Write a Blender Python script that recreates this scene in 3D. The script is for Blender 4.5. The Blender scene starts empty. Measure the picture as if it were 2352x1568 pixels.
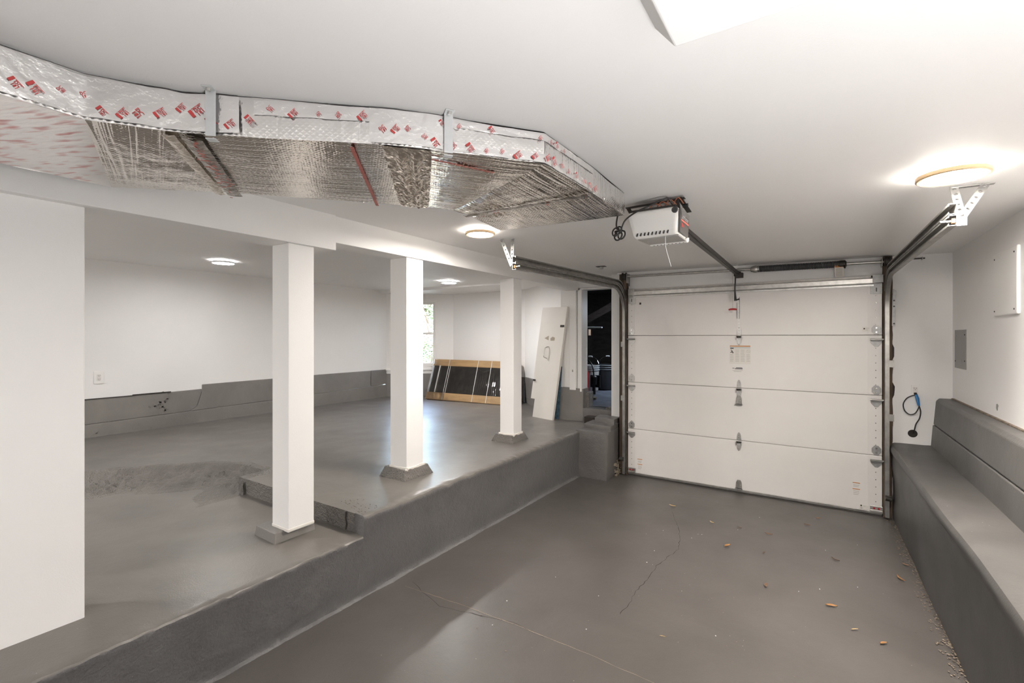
import bpy, bmesh, math, random
from mathutils import Vector, Matrix, noise
random.seed(7)
S = bpy.context.scene
COL = S.collection
PI = math.pi

# ------------------------------------------------------------------ camera
cd = bpy.data.cameras.new('camera'); cam = bpy.data.objects.new('camera', cd); COL.objects.link(cam)
F_PX = 1067.9; YAW = 33.1922
cd.sensor_fit = 'HORIZONTAL'; cd.sensor_width = 36.0; cd.lens = F_PX / 2352 * 36.0
cd.shift_y = -(784 - 774.13) / 2352
cd.clip_start = 0.03; cd.clip_end = 200
cam.location = (0, 0, 1.5818); cam.rotation_euler = (PI / 2, 0, math.radians(YAW))
S.camera = cam
# ------------------------------------------------------------------ world, sun, exposure
W = bpy.data.worlds.new('world'); S.world = W; W.use_nodes = True
wn = W.node_tree.nodes; wl = W.node_tree.links
sky = wn.new('ShaderNodeTexSky'); sky.sky_type = 'NISHITA'; sky.sun_disc = False
sky.sun_elevation = math.radians(48); sky.sun_rotation = math.radians(200); sky.air_density = 1.2; sky.dust_density = 3.0
bg = wn['Background']; wl.new(sky.outputs[0], bg.inputs[0]); bg.inputs[1].default_value = 4.0
sd = bpy.data.lights.new('sun', 'SUN'); sun = bpy.data.objects.new('sun', sd); COL.objects.link(sun)
sd.energy = 2.0; sd.angle = 0.01; sun.rotation_euler = (math.radians(42), 0, math.radians(20))
sd.color = (1, .95, .86)
S.view_settings.view_transform = 'Standard'; S.view_settings.look = 'None'
S.view_settings.gamma = 1.0; S.view_settings.use_curve_mapping = False
S.view_settings.exposure = 1.8
S.cycles.max_bounces = 10; S.cycles.diffuse_bounces = 7; S.cycles.glossy_bounces = 5
S.cycles.use_denoising = True
S.cycles.caustics_reflective = False; S.cycles.caustics_refractive = False
S.cycles.sample_clamp_indirect = 6.0
LED_GARAGE = 258.0; LED_BEAM = 108.0; LED_ROOM = 52.0; LED_BAY = 115.0
WARM = (1.0, .93, .855); NEUTRAL = (1.0, .97, .945)

# unseen fill lamps added out of frame to brighten the dark ceiling and rooms
def lamp(name, x, y, z, e, col, size, rot=(0, 0, 0), spread=180):
    d = bpy.data.lights.new(name, 'AREA'); d.shape = 'DISK'; d.size = size; d.energy = e; d.color = col; d.spread = math.radians(spread)
    o = bpy.data.objects.new(name, d); COL.objects.link(o); o.location = (x, y, z); o.rotation_euler = rot; return o
lamp('rear_fill', -.6, -1.6, 2.22, 18, NEUTRAL, .24)
lamp('room_fill', -4.6, -1.0, 2.33, 30, NEUTRAL, .24)
lamp('upward_fill', .70, .25, .78, 15, (1, .99, .985), .4, (math.radians(180), math.radians(-6), 0), 172)  # added upward lamp, standing in for a flash bounced off the ceiling

# ------------------------------------------------------------------ materials
MATS = {}
def mat(name, col, rough=.5, metal=0., var=0., scale=4., bump=0., bscale=120., spec=.5, dark=None, stretch=None, emit=None, coat=0.):
    if name in MATS: return MATS[name]
    m = bpy.data.materials.new(name); m.use_nodes = True; MATS[name] = m
    n = m.node_tree.nodes; l = m.node_tree.links; b = n['Principled BSDF']
    b.inputs['Base Color'].default_value = (*col, 1); b.inputs['Roughness'].default_value = rough
    b.inputs['Metallic'].default_value = metal; b.inputs['Specular IOR Level'].default_value = spec
    b.inputs['Coat Weight'].default_value = coat
    tc = n.new('ShaderNodeTexCoord'); vec = tc.outputs['Object']
    if stretch:
        mp = n.new('ShaderNodeMapping'); mp.inputs['Scale'].default_value = stretch; l.new(vec, mp.inputs[0]); vec = mp.outputs[0]
    if var or dark:
        nz = n.new('ShaderNodeTexNoise'); nz.inputs['Scale'].default_value = scale; nz.inputs['Detail'].default_value = 7
        nz.inputs['Roughness'].default_value = .6; l.new(vec, nz.inputs['Vector'])
        rp = n.new('ShaderNodeValToRGB'); l.new(nz.outputs['Fac'], rp.inputs[0])
        c0 = dark if dark else tuple(c * (1 - var) for c in col); c1 = tuple(min(1, c * (1 + var)) for c in col)
        rp.color_ramp.elements[0].position = .3; rp.color_ramp.elements[0].color = (*c0, 1)
        rp.color_ramp.elements[1].position = .72; rp.color_ramp.elements[1].color = (*c1, 1)
        l.new(rp.outputs[0], b.inputs['Base Color'])
    if bump:
        n2 = n.new('ShaderNodeTexNoise'); n2.inputs['Scale'].default_value = bscale; n2.inputs['Detail'].default_value = 4
        l.new(vec, n2.inputs['Vector'])
        bp = n.new('ShaderNodeBump'); bp.inputs['Strength'].default_value = bump; bp.inputs['Distance'].default_value = .01
        l.new(n2.outputs['Fac'], bp.inputs['Height']); l.new(bp.outputs[0], b.inputs['Normal'])
    if emit:
        b.inputs['Emission Color'].default_value = (*emit[0], 1); b.inputs['Emission Strength'].default_value = emit[1]
    return m

def concrete(name, c0, c1, rough, bump, bscale=22, fine=160, coat=.0, dist=.02):
    """painted concrete: broad tonal patches, fine grain, a semi-gloss film that is duller where worn"""
    m = bpy.data.materials.new(name); m.use_nodes = True; MATS[name] = m
    n = m.node_tree.nodes; l = m.node_tree.links; b = n['Principled BSDF']
    tc = n.new('ShaderNodeTexCoord')
    a = n.new('ShaderNodeTexNoise'); a.inputs['Scale'].default_value = 1.7; a.inputs['Detail'].default_value = 8; a.inputs['Roughness'].default_value = .62
    a.inputs['Distortion'].default_value = .6
    l.new(tc.outputs['Object'], a.inputs['Vector'])
    r = n.new('ShaderNodeValToRGB'); l.new(a.outputs['Fac'], r.inputs[0])
    r.color_ramp.elements[0].position = .3; r.color_ramp.elements[0].color = (*c0, 1)
    r.color_ramp.elements[1].position = .7; r.color_ramp.elements[1].color = (*c1, 1)
    sp = n.new('ShaderNodeTexVoronoi'); sp.inputs['Scale'].default_value = 26; l.new(tc.outputs['Object'], sp.inputs['Vector'])
    rs = n.new('ShaderNodeValToRGB'); l.new(sp.outputs['Distance'], rs.inputs[0])
    rs.color_ramp.elements[0].position = .035; rs.color_ramp.elements[0].color = (1, 1, 1, 1)
    rs.color_ramp.elements[1].position = .07; rs.color_ramp.elements[1].color = (0, 0, 0, 1)
    gate = n.new('ShaderNodeTexNoise'); gate.inputs['Scale'].default_value = 9; l.new(tc.outputs['Object'], gate.inputs['Vector'])
    gm = n.new('ShaderNodeMath'); gm.operation = 'GREATER_THAN'; gm.inputs[1].default_value = .6; l.new(gate.outputs['Fac'], gm.inputs[0])
    g2 = n.new('ShaderNodeMath'); g2.operation = 'MULTIPLY'; l.new(gm.outputs[0], g2.inputs[0]); l.new(rs.outputs[0], g2.inputs[1])
    g3 = n.new('ShaderNodeMath'); g3.operation = 'MULTIPLY'; g3.inputs[1].default_value = .55; l.new(g2.outputs[0], g3.inputs[0])
    mx = n.new('ShaderNodeMix'); mx.data_type = 'RGBA'; l.new(g3.outputs[0], mx.inputs['Factor'])
    l.new(r.outputs[0], mx.inputs['A']); mx.inputs['B'].default_value = (.5, .46, .42, 1)
    l.new(mx.outputs['Result'], b.inputs['Base Color'])
    rr = n.new('ShaderNodeMapRange'); rr.inputs['To Min'].default_value = rough - .08; rr.inputs['To Max'].default_value = rough + .14
    a2 = n.new('ShaderNodeTexNoise'); a2.inputs['Scale'].default_value = 3.1; a2.inputs['Detail'].default_value = 6; l.new(tc.outputs['Object'], a2.inputs['Vector'])
    l.new(a2.outputs['Fac'], rr.inputs['Value']); l.new(rr.outputs[0], b.inputs['Roughness'])
    b.inputs['Coat Weight'].default_value = coat; b.inputs['Coat Roughness'].default_value = .25
    h1 = n.new('ShaderNodeTexNoise'); h1.inputs['Scale'].default_value = bscale; h1.inputs['Detail'].default_value = 6; l.new(tc.outputs['Object'], h1.inputs['Vector'])
    h2 = n.new('ShaderNodeTexNoise'); h2.inputs['Scale'].default_value = fine; h2.inputs['Detail'].default_value = 3; l.new(tc.outputs['Object'], h2.inputs['Vector'])
    ad = n.new('ShaderNodeMath'); ad.operation = 'MULTIPLY_ADD'; ad.inputs[1].default_value = .3
    hm = n.new('ShaderNodeMath'); hm.operation = 'MULTIPLY'; hm.inputs[1].default_value = .45; l.new(h1.outputs['Fac'], hm.inputs[0])
    l.new(h2.outputs['Fac'], ad.inputs[0]); l.new(hm.outputs[0], ad.inputs[2])
    bp = n.new('ShaderNodeBump'); bp.inputs['Strength'].default_value = bump; bp.inputs['Distance'].default_value = dist
    l.new(ad.outputs[0], bp.inputs['Height']); l.new(bp.outputs[0], b.inputs['Normal'])
    return m

def foil(name, col, rough, crease, weave, su, sv, det=2):
    """reinforced foil facing: creases running along u, a fine diagonal scrim, both as relief (u, v in metres)"""
    m = bpy.data.materials.new(name); m.use_nodes = True; MATS[name] = m
    n = m.node_tree.nodes; l = m.node_tree.links; b = n['Principled BSDF']
    b.inputs['Base Color'].default_value = (*col, 1); b.inputs['Metallic'].default_value = 1; b.inputs['Roughness'].default_value = rough
    uv = n.new('ShaderNodeUVMap'); uv.uv_map = 'UVMap'
    mp = n.new('ShaderNodeMapping'); mp.inputs['Scale'].default_value = (su, sv, 1); l.new(uv.outputs[0], mp.inputs[0])
    c = n.new('ShaderNodeTexNoise'); c.inputs['Scale'].default_value = 1; c.inputs['Detail'].default_value = det; c.inputs['Roughness'].default_value = .6
    c.inputs['Distortion'].default_value = .25
    l.new(mp.outputs[0], c.inputs['Vector'])
    rid = n.new('ShaderNodeMath'); rid.operation = 'PINGPONG'; rid.inputs[1].default_value = .16; l.new(c.outputs['Fac'], rid.inputs[0])
    def wave(ang):
        q = n.new('ShaderNodeMapping'); q.inputs['Rotation'].default_value = (0, 0, ang); l.new(uv.outputs[0], q.inputs[0])
        w = n.new('ShaderNodeTexWave'); w.inputs['Scale'].default_value = 26; w.inputs['Distortion'].default_value = 2.5; w.inputs['Detail'].default_value = 1; w.inputs['Detail Scale'].default_value = .4
        l.new(q.outputs[0], w.inputs['Vector']); return w
    w1, w2 = wave(.9), wave(-.9)
    mxm = n.new('ShaderNodeMath'); mxm.operation = 'MAXIMUM'; l.new(w1.outputs['Fac'], mxm.inputs[0]); l.new(w2.outputs['Fac'], mxm.inputs[1])
    pn = n.new('ShaderNodeTexNoise'); pn.inputs['Scale'].default_value = 5; l.new(uv.outputs[0], pn.inputs['Vector'])
    pm_ = n.new('ShaderNodeMath'); pm_.operation = 'MULTIPLY'; l.new(mxm.outputs[0], pm_.inputs[0]); l.new(pn.outputs['Fac'], pm_.inputs[1])
    h = n.new('ShaderNodeMath'); h.operation = 'MULTIPLY'; h.inputs[1].default_value = weave; l.new(pm_.outputs[0], h.inputs[0])
    h2 = n.new('ShaderNodeMath'); h2.operation = 'MULTIPLY_ADD'; h2.inputs[1].default_value = crease; l.new(rid.outputs[0], h2.inputs[0]); l.new(h.outputs[0], h2.inputs[2])
    cr = n.new('ShaderNodeTexNoise'); cr.inputs['Scale'].default_value = 30; cr.inputs['Detail'].default_value = 2; l.new(uv.outputs[0], cr.inputs['Vector'])
    h3 = n.new('ShaderNodeMath'); h3.operation = 'MULTIPLY_ADD'; h3.inputs[1].default_value = .35; l.new(cr.outputs['Fac'], h3.inputs[0]); l.new(h2.outputs[0], h3.inputs[2])
    bp = n.new('ShaderNodeBump'); bp.inputs['Strength'].default_value = 1; bp.inputs['Distance'].default_value = .006
    l.new(h3.outputs[0], bp.inputs['Height']); l.new(bp.outputs[0], b.inputs['Normal'])
    return m

WHITE = (.86, .85, .84)
m_wall = mat('white_wall_paint', WHITE, .55, var=.015, scale=1.5, bump=.06, bscale=220)
m_ceil = mat('white_ceiling_paint', (.87, .86, .85), .6, var=.012, scale=1.2, bump=.05, bscale=160)
m_trim = mat('white_trim_paint', (.86, .85, .83), .4, var=.012, scale=2)
m_beam = mat('white_beam_paint', (.87, .86, .845), .5, var=.012, scale=2, bump=.05, bscale=140)
m_floor = concrete('painted_floor', (.077, .070, .064), (.101, .092, .085), .33, .10)
m_slab = concrete('painted_slab', (.125, .116, .106), (.175, .161, .146), .31, .12)
m_curb = concrete('painted_curb_face', (.105, .102, .102), (.150, .146, .144), .42, .5, bscale=28, fine=90, dist=.025)
m_bench = concrete('painted_bench', (.058, .055, .052), (.092, .087, .082), .45, .16, bscale=24, fine=110, dist=.012)
m_stem2 = concrete('painted_right_stem', (.080, .076, .073), (.115, .110, .106), .43, .22, bscale=20, fine=100, dist=.015)
m_pier = concrete('painted_pier', (.115, .108, .102), (.160, .150, .142), .42, .5, bscale=26, fine=90)
m_rough = concrete('painted_rough_concrete', (.135, .126, .116), (.205, .190, .172), .5, 1.0, bscale=30, fine=90, dist=.05)
m_stem = concrete('painted_stem_wall', (.185, .173, .164), (.245, .230, .215), .42, .3, bscale=14, fine=90)
m_bare = concrete('bare_concrete', (.22, .18, .13), (.36, .31, .24), .8, .8, bscale=25)
m_crack = mat('crack_dark', (.035, .03, .026), .9)
m_dirt = mat('edge_dirt', (.20, .16, .12), .9, var=.5, scale=30, bump=.5, bscale=60)
m_rawwood = mat('raw_dark_wood', (.085, .058, .036), .8, var=.5, scale=9, stretch=(6, 6, .6), bump=.4, bscale=40)
m_galv = mat('galvanised_steel', (.52, .51, .49), .38, 1., var=.18, scale=25)
m_galvdull = mat('dull_galvanised_steel', (.36, .35, .33), .45, 1., var=.22, scale=14)
m_galvlight = mat('zinc_plate', (.34, .34, .335), .5, .7, var=.15, scale=40)
m_zinc = mat('pale_zinc_strip', (.66, .68, .69), .5, .5, var=.06, scale=30)
m_darksteel = mat('dark_steel', (.055, .05, .045), .5, .6, var=.3, scale=12)
m_black = mat('black_plastic', (.012, .012, .012), .45)
m_door = mat('garage_door_white', (.79, .765, .74), .42, var=.025, scale=3, bump=.03, bscale=90)
m_stile = mat('garage_door_stile', (.76, .735, .71), .4, var=.02, scale=4)
m_rubber = mat('rubber_seal', (.045, .04, .036), .7)
m_opener = mat('opener_white_plastic', (.80, .79, .76), .3, var=.01)
m_openergrey = mat('opener_grey_panel', (.34, .33, .31), .4)
m_label = mat('dark_label', (.10, .095, .09), .35)
m_red = mat('red_print', (.50, .055, .055), .5)
m_redplastic = mat('red_plastic', (.42, .02, .02), .4)
m_white = mat('white_print', (.85, .85, .85), .5)
m_paper = mat('label_paper', (.74, .71, .66), .6)
m_orange = mat('orange_print', (.52, .22, .07), .6)
m_greyink = mat('grey_ink', (.50, .48, .45), .6)
m_blackink = mat('black_ink', (.04, .04, .04), .6)
m_blueink = mat('blue_grey_ink', (.36, .42, .46), .6)
m_card = mat('cardboard', (.50, .32, .15), .55, var=.15, scale=5, stretch=(1, 1, 6), coat=.35)
m_core = mat('black_wrapped_panel', (.022, .020, .018), .2, bump=.5, bscale=26, coat=.6)
m_foam = mat('foam_edge', (.72, .74, .74), .6, var=.1, scale=14, bump=.4, bscale=30)
m_strap = mat('white_packing_strap', (.72, .70, .66), .4)
m_lean = mat('cream_door_paint', (.80, .765, .71), .45, var=.03, scale=3)
m_patch = mat('bare_patch', (.40, .34, .26), .6)
m_blue = mat('blue_speckled_sheet', (.10, .20, .27), .6, dark=(.02, .045, .06), scale=34)
m_panelgrey = mat('panel_grey', (.30, .29, .28), .45, var=.05, scale=6)
m_chrome = mat('bright_metal', (.75, .74, .72), .2, 1.)
m_cord = mat('black_cord', (.018, .017, .016), .4)
m_blueplug = mat('blue_plug', (.02, .17, .42), .4)
m_tape = mat('foil_tape', (.95, .94, .935), .24, .9, bump=.5, bscale=40, var=.03, scale=9)
m_nickel = mat('bronze_ring', (.58, .43, .27), .35, .25)
m_joint = mat('crumpled_tape', (.74, .68, .61), .18, 1., bump=.3, bscale=45)
m_pink = mat('crinkled_foil_red_reflection', (.90, .87, .85), .30, .85, var=.0, scale=1.0, dark=(.62, .30, .29), stretch=(22, 60, 1), bump=.5, bscale=.8)  # red tape's reflection painted into the whitish foil colour as streaks
for _n in m_pink.node_tree.nodes:
    if _n.type == 'VALTORGB': _n.color_ramp.elements[0].position = .28; _n.color_ramp.elements[1].position = .46
    if _n.type == 'MAPPING': _n.vector_type = 'TEXTURE'; _n.inputs['Rotation'].default_value = (0, 0, math.radians(28)); _n.inputs['Scale'].default_value = (1 / 11, 1 / 42, 1)
    if _n.type == 'TEX_NOISE' and _n.inputs['Detail'].default_value == 7: _n.inputs['Detail'].default_value = 1
m_nickel2 = mat('satin_white_ring', (.72, .72, .72), .35, .6)
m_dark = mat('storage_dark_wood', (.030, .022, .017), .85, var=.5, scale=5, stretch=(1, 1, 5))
m_storfloor = mat('storage_floor', (.13, .14, .17), .7, var=.35, scale=4, bump=.5, bscale=20)
m_glass = bpy.data.materials.new('window_glass'); m_glass.use_nodes = True
_b = m_glass.node_tree.nodes['Principled BSDF']; _b.inputs['Transmission Weight'].default_value = 1; _b.inputs['Roughness'].default_value = 0; _b.inputs['IOR'].default_value = 1.02
m_leafs = [mat('foliage_%d' % i, c, .45) for i, c in enumerate([(.014, .042, .006), (.028, .068, .010), (.008, .024, .005), (.05, .08, .018)])]
m_bark = mat('bark', (.10, .07, .05), .9, var=.4, scale=12)
m_dry = [mat('dry_leaf_%d' % i, c, .7, var=.3, scale=40) for i, c in enumerate([(.30, .15, .05), (.16, .09, .05), (.46, .34, .17), (.10, .065, .045)])]
m_foilbot = foil('foil_bottom', (.66, .62, .565), .15, 1.5, .14, 1.2, 30.0)
m_foilbot2 = foil('foil_bottom_coarse', (.68, .64, .585), .14, 2.6, .10, 1.0, 24.0)
m_foilside = foil('foil_side', (.95, .94, .93), .22, 1.6, .16, 30.0, 3.0)

# ------------------------------------------------------------------ mesh building
ROOT = {}
class MB:
    def __init__(s): s.v = []; s.f = []; s.mi = []; s.m = 0; s.uv = {}
    def add(s, vs, fs, uvs=None):
        o = len(s.v); s.v += [tuple(v) for v in vs]
        for f in fs: s.f.append([o + i for i in f]); s.mi.append(s.m)
        if uvs:
            for i, u in enumerate(uvs): s.uv[o + i] = u
        return s
    def box(s, x0, x1, y0, y1, z0, z1):
        vs = [(x, y, z) for z in (z0, z1) for y in (y0, y1) for x in (x0, x1)]
        return s.add(vs, [(0, 2, 3, 1), (4, 5, 7, 6), (0, 1, 5, 4), (2, 6, 7, 3), (0, 4, 6, 2), (1, 3, 7, 5)])
    def obox(s, c, a, b, d):
        c, a, b, d = map(Vector, (c, a, b, d))
        vs = [c + i * a + j * b + k * d for k in (-1, 1) for j in (-1, 1) for i in (-1, 1)]
        fs = [(0, 2, 3, 1), (4, 5, 7, 6), (0, 1, 5, 4), (2, 6, 7, 3), (0, 4, 6, 2), (1, 3, 7, 5)]
        if a.cross(b).dot(d) < 0: fs = [f[::-1] for f in fs]
        return s.add(vs, fs)
    def bar(s, p, q, w, h, up=(0, 0, 1)):
        p, q = Vector(p), Vector(q); t = (q - p).normalized(); up = Vector(up)
        side = t.cross(up).normalized(); u2 = side.cross(t)
        return s.obox((p + q) / 2, (q - p) / 2, side * w / 2, u2 * h / 2)
    def quad(s, *p): return s.add(p, [tuple(range(len(p)))])
    def hexa(s, b4, t4):
        """8-corner solid: bottom ring (counter-clockwise from above) and top ring"""
        return s.add(list(b4) + list(t4), [(3, 2, 1, 0), (4, 5, 6, 7), (0, 1, 5, 4), (1, 2, 6, 5), (2, 3, 7, 6), (3, 0, 4, 7)])
    def ext(s, poly, o, u, v, n, d0, d1):
        """extrude 2D polygon (in frame u,v at o) from d0 to d1 along n"""
        o, u, v, n = map(Vector, (o, u, v, n)); k = len(poly)
        vs = [o + u * a + v * b + n * d for d in (d0, d1) for a, b in poly]
        fs = [tuple(range(k))[::-1], tuple(range(k, 2 * k))] + [(i, (i + 1) % k, k + (i + 1) % k, k + i) for i in range(k)]
        area = sum(poly[i][0] * poly[(i + 1) % k][1] - poly[(i + 1) % k][0] * poly[i][1] for i in range(k))
        if (u.cross(v).dot(n) * (d1 - d0) * area) < 0: fs = [f[::-1] for f in fs]
        return s.add(vs, fs)
    def tube(s, pts, r, n=8, closed=False):
        pts = [Vector(p) for p in pts]; k = len(pts); rings = []
        ref = None
        for i, p in enumerate(pts):
            a = pts[(i - 1) % k] if (i or closed) else p; b = pts[(i + 1) % k] if (i < k - 1 or closed) else p
            t = (b - a).normalized()
            if ref is None: ref = t.orthogonal().normalized()
            ref = (ref - t * ref.dot(t)).normalized(); bi = t.cross(ref)
            rr = r[i] if isinstance(r, (list, tuple)) else r
            rings.append([p + (ref * math.cos(2 * PI * j / n) + bi * math.sin(2 * PI * j / n)) * rr for j in range(n)])
        vs = [v for R in rings for v in R]; fs = []
        for i in range(k if closed else k - 1):
            a, b = i * n, ((i + 1) % k) * n
            fs += [(a + j, a + (j + 1) % n, b + (j + 1) % n, b + j) for j in range(n)]
        if not closed: fs += [tuple(range(n))[::-1], tuple((k - 1) * n + j for j in range(n))]
        return s.add(vs, fs)
    def lathe(s, prof, c, n=40, axis=(0, 0, 1)):
        c, ax = Vector(c), Vector(axis).normalized(); e = ax.orthogonal().normalized(); g = ax.cross(e); vs = []; fs = []
        for r, z in prof:
            vs += [c + ax * z + (e * math.cos(2 * PI * j / n) + g * math.sin(2 * PI * j / n)) * r for j in range(n)]
        for i in range(len(prof) - 1):
            fs += [(i * n + j, i * n + (j + 1) % n, (i + 1) * n + (j + 1) % n, (i + 1) * n + j) for j in range(n)]
        return s.add(vs, fs)
    def sweep(s, path, prof, lat=(1, 0, 0)):
        """sweep closed profile [(lateral, normal)] along path lying in a plane perpendicular to lat"""
        lat = Vector(lat); path = [Vector(p) for p in path]; k = len(path); n = len(prof); vs = []; fs = []
        for i, p in enumerate(path):
            t = (path[min(i + 1, k - 1)] - path[max(i - 1, 0)]).normalized(); nn = lat.cross(t)
            vs += [p + lat * a + nn * b for a, b in prof]
        for i in range(k - 1):
            fs += [(i * n + j, i * n + (j + 1) % n, (i + 1) * n + (j + 1) % n, (i + 1) * n + j) for j in range(n)]
        fs += [tuple(range(n))[::-1], tuple((k - 1) * n + j for j in range(n))]
        return s.add(vs, fs)
    def strap(s, p, q, w, up, cells=0):
        """flat perforated bar from p to q, width w, facing direction up"""
        p, q, up = Vector(p), Vector(q), Vector(up); t = q - p; L = t.length; t.normalize()
        sd_ = t.cross(up).normalized(); c = cells or max(2, int(L / w)); h = L / c
        for i in range(c):
            o = p + t * (h * (i + .5)); a = t * h / 2; b = sd_ * w / 2
            out = [o - a - b, o - b, o + a - b, o + a, o + a + b, o + b, o - a + b, o - a]
            r = min(h, w) * .26
            inn = [o + (t * (x) + sd_ * (y)) * r for x, y in ((-.7, -.7), (0, -1), (.7, -.7), (1, 0), (.7, .7), (0, 1), (-.7, .7), (-1, 0))]
            s.add(out + inn, [(j, (j + 1) % 8, 8 + (j + 1) % 8, 8 + j) for j in range(8)])
        return s
    def build(s, name, m, parent=None, smooth=False, bevel=0., seg=2, solid=0., label=None, recalc=False):
        base = Vector((0, 0, 0))
        if parent is not None: base = ROOT[parent.name]
        else:
            xs = [v[0] for v in s.v]; ys = [v[1] for v in s.v]; zs = [v[2] for v in s.v]
            base = Vector(((min(xs) + max(xs)) / 2, (min(ys) + max(ys)) / 2, min(zs)))
        me = bpy.data.meshes.new(name)
        me.from_pydata([tuple(Vector(v) - base) for v in s.v], [], s.f)
        ms = m if isinstance(m, (list, tuple)) else [m]
        for q in ms: me.materials.append(q)
        if len(ms) > 1: me.polygons.foreach_set('material_index', s.mi)
        if s.uv:
            ul = me.uv_layers.new(name='UVMap')
            for lp in me.loops: ul.data[lp.index].uv = s.uv.get(lp.vertex_index, (0, 0))
        if recalc:
            bm = bmesh.new(); bm.from_mesh(me); bmesh.ops.recalc_face_normals(bm, faces=bm.faces); bm.to_mesh(me); bm.free()
        me.update()
        o = bpy.data.objects.new(name, me); COL.objects.link(o)
        if parent is not None: o.parent = parent
        else: o.location = base
        ROOT[o.name] = base
        if smooth:
            me.polygons.foreach_set('use_smooth', [True] * len(me.polygons))
            if smooth != 'all': me.set_sharp_from_angle(angle=math.radians(35))
        if solid:
            md = o.modifiers.new('solid', 'SOLIDIFY'); md.thickness = solid; md.offset = 0
        if bevel:
            md = o.modifiers.new('bevel', 'BEVEL'); md.width = bevel; md.segments = seg; md.limit_method = 'ANGLE'
        if label: o['label'] = label
        return o

def thing(name, loc, label, cat, group=None):
    o = bpy.data.objects.new(name, None); COL.objects.link(o); o.location = loc; o.empty_display_size = .05
    ROOT[o.name] = Vector(loc); o['label'] = label; o['category'] = cat
    if group: o['group'] = group
    return o
def tag(o, label, cat, group=None):
    o['label'] = label; o['category'] = cat
    if group: o['group'] = group
    return o
def struct(o): o['kind'] = 'structure'; return o
def stuff(o): o['kind'] = 'stuff'; return o
def copy_tree(o, parent=None):
    c = o.copy(); COL.objects.link(c)
    if parent is not None: c.parent = parent
    for ch in list(o.children): copy_tree(ch, c)
    return c
def text_mesh(txt, size, bold=0.):
    cu = bpy.data.curves.new('t', 'FONT'); cu.body = txt; cu.size = size; cu.align_x = 'CENTER'; cu.align_y = 'CENTER'; cu.resolution_u = 2; cu.offset = bold
    ob = bpy.data.objects.new('t', cu); COL.objects.link(ob)
    dg = bpy.context.evaluated_depsgraph_get(); dg.update()
    me = bpy.data.meshes.new_from_object(ob.evaluated_get(dg))
    vs = [tuple(v.co[:2]) for v in me.vertices]; fs = [tuple(p.vertices) for p in me.polygons]
    bpy.data.objects.remove(ob); bpy.data.curves.remove(cu); bpy.data.meshes.remove(me)
    return vs, fs
def nz(x, y, z=0.): return noise.noise(Vector((x, y, z)))

# ------------------------------------------------------------------ structure: shell
def ceil_z(x): return 2.285 + .0175 * (.95 - x)
Y0 = -3.2
# ceiling, gently sloped plane, with a thick body above
b = MB(); xa, xb, ya, yb = -6.7, 1.15, Y0, 5.75
b.hexa([(xa, ya, ceil_z(xa)), (xb, ya, ceil_z(xb)), (xb, yb, ceil_z(xb)), (xa, yb, ceil_z(xa))],
       [(xa, ya, 2.75), (xb, ya, 2.75), (xb, yb, 2.75), (xa, yb, 2.75)])
ceiling = struct(b.build('ceiling', m_ceil))
# bay: lower ceiling beyond the header
FA, FB, FC, FD = (-6.5, 5.75), (-5.53, 6.5), (-4.0, 6.5), (-2.74, 5.45)
b = MB(); zb = 2.36
b.ext([(-6.9, 5.66), (-2.6, 5.66), (-2.6, 5.9), (-3.6, 7.0), (-6.2, 7.0), (-6.9, 6.2)], (0, 0, zb), (1, 0, 0), (0, 1, 0), (0, 0, 1), 0, .4)
struct(b.build('ceiling', m_ceil))

def heightmap(name, mats, xs, ys, zf, xyf=None):
    b = MB(); nx, ny = len(xs), len(ys); vs = []
    for j, y in enumerate(ys):
        for i, x in enumerate(xs): vs.append((x, y, zf(x, y)))
    fs = [(j * nx + i, j * nx + i + 1, (j + 1) * nx + i + 1, (j + 1) * nx + i) for j in range(ny - 1) for i in range(nx - 1)]
    b.add(vs, fs); return b
def lin(a, c, n): return [a + (c - a) * i / (n - 1) for i in range(n)]

# garage floor
b = heightmap('floor', None, lin(-2.6, .75, 60), lin(Y0, 5.36, 120), lambda x, y: .004 * nz(x * 1.1, y * 1.1) if -2.2 < x < .5 else 0)
floor = struct(b.build('floor', m_floor, smooth='all'))
# cracks and the saw joint in the floor: narrow strips lying in the slab
def ribbon(name, pts, w, m, z=.0055, jit=.006, sub=7, parent=None):
    b = MB(); P = []
    for i in range(len(pts) - 1):
        for k in range(sub):
            t = k / sub; x = pts[i][0] * (1 - t) + pts[i + 1][0] * t; y = pts[i][1] * (1 - t) + pts[i + 1][1] * t
            P.append((x + random.uniform(-jit, jit), y + random.uniform(-jit, jit)))
    P.append(pts[-1]); vs = []; fs = []
    for i, (x, y) in enumerate(P):
        a = P[max(i - 1, 0)]; c = P[min(i + 1, len(P) - 1)]; dx, dy = c[0] - a[0], c[1] - a[1]; L = math.hypot(dx, dy) or 1
        ww = w * random.uniform(.25, 1); vs += [(x - dy / L * ww, y + dx / L * ww, z + .004 * nz(x * 1.1, y * 1.1) - .0045), (x + dy / L * ww, y - dx / L * ww, z + .004 * nz(x * 1.1, y * 1.1) - .0045)]
    for i in range(len(P) - 1): fs.append((2 * i, 2 * i + 1, 2 * i + 3, 2 * i + 2))
    b.add(vs, fs); return b.build(name, m, parent)
ribbon('crack', [(-1.09, 4.32), (-.98, 4.05), (-.895, 3.79), (-.86, 3.58), (-.894, 3.405), (-.923, 3.235), (-.916, 3.03), (-.938, 2.88), (-.93, 2.7), (-.936, 2.56)], .0022, m_crack, parent=floor)
ribbon('crack', [(-2.3, 2.09), (-2.08, 2.112), (-1.79, 2.135), (-1.34, 2.15), (-.95, 2.15), (-.62, 2.135), (0, 2.14), (.55, 2.15)], .0026, m_bare, jit=.003, parent=floor)
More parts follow.
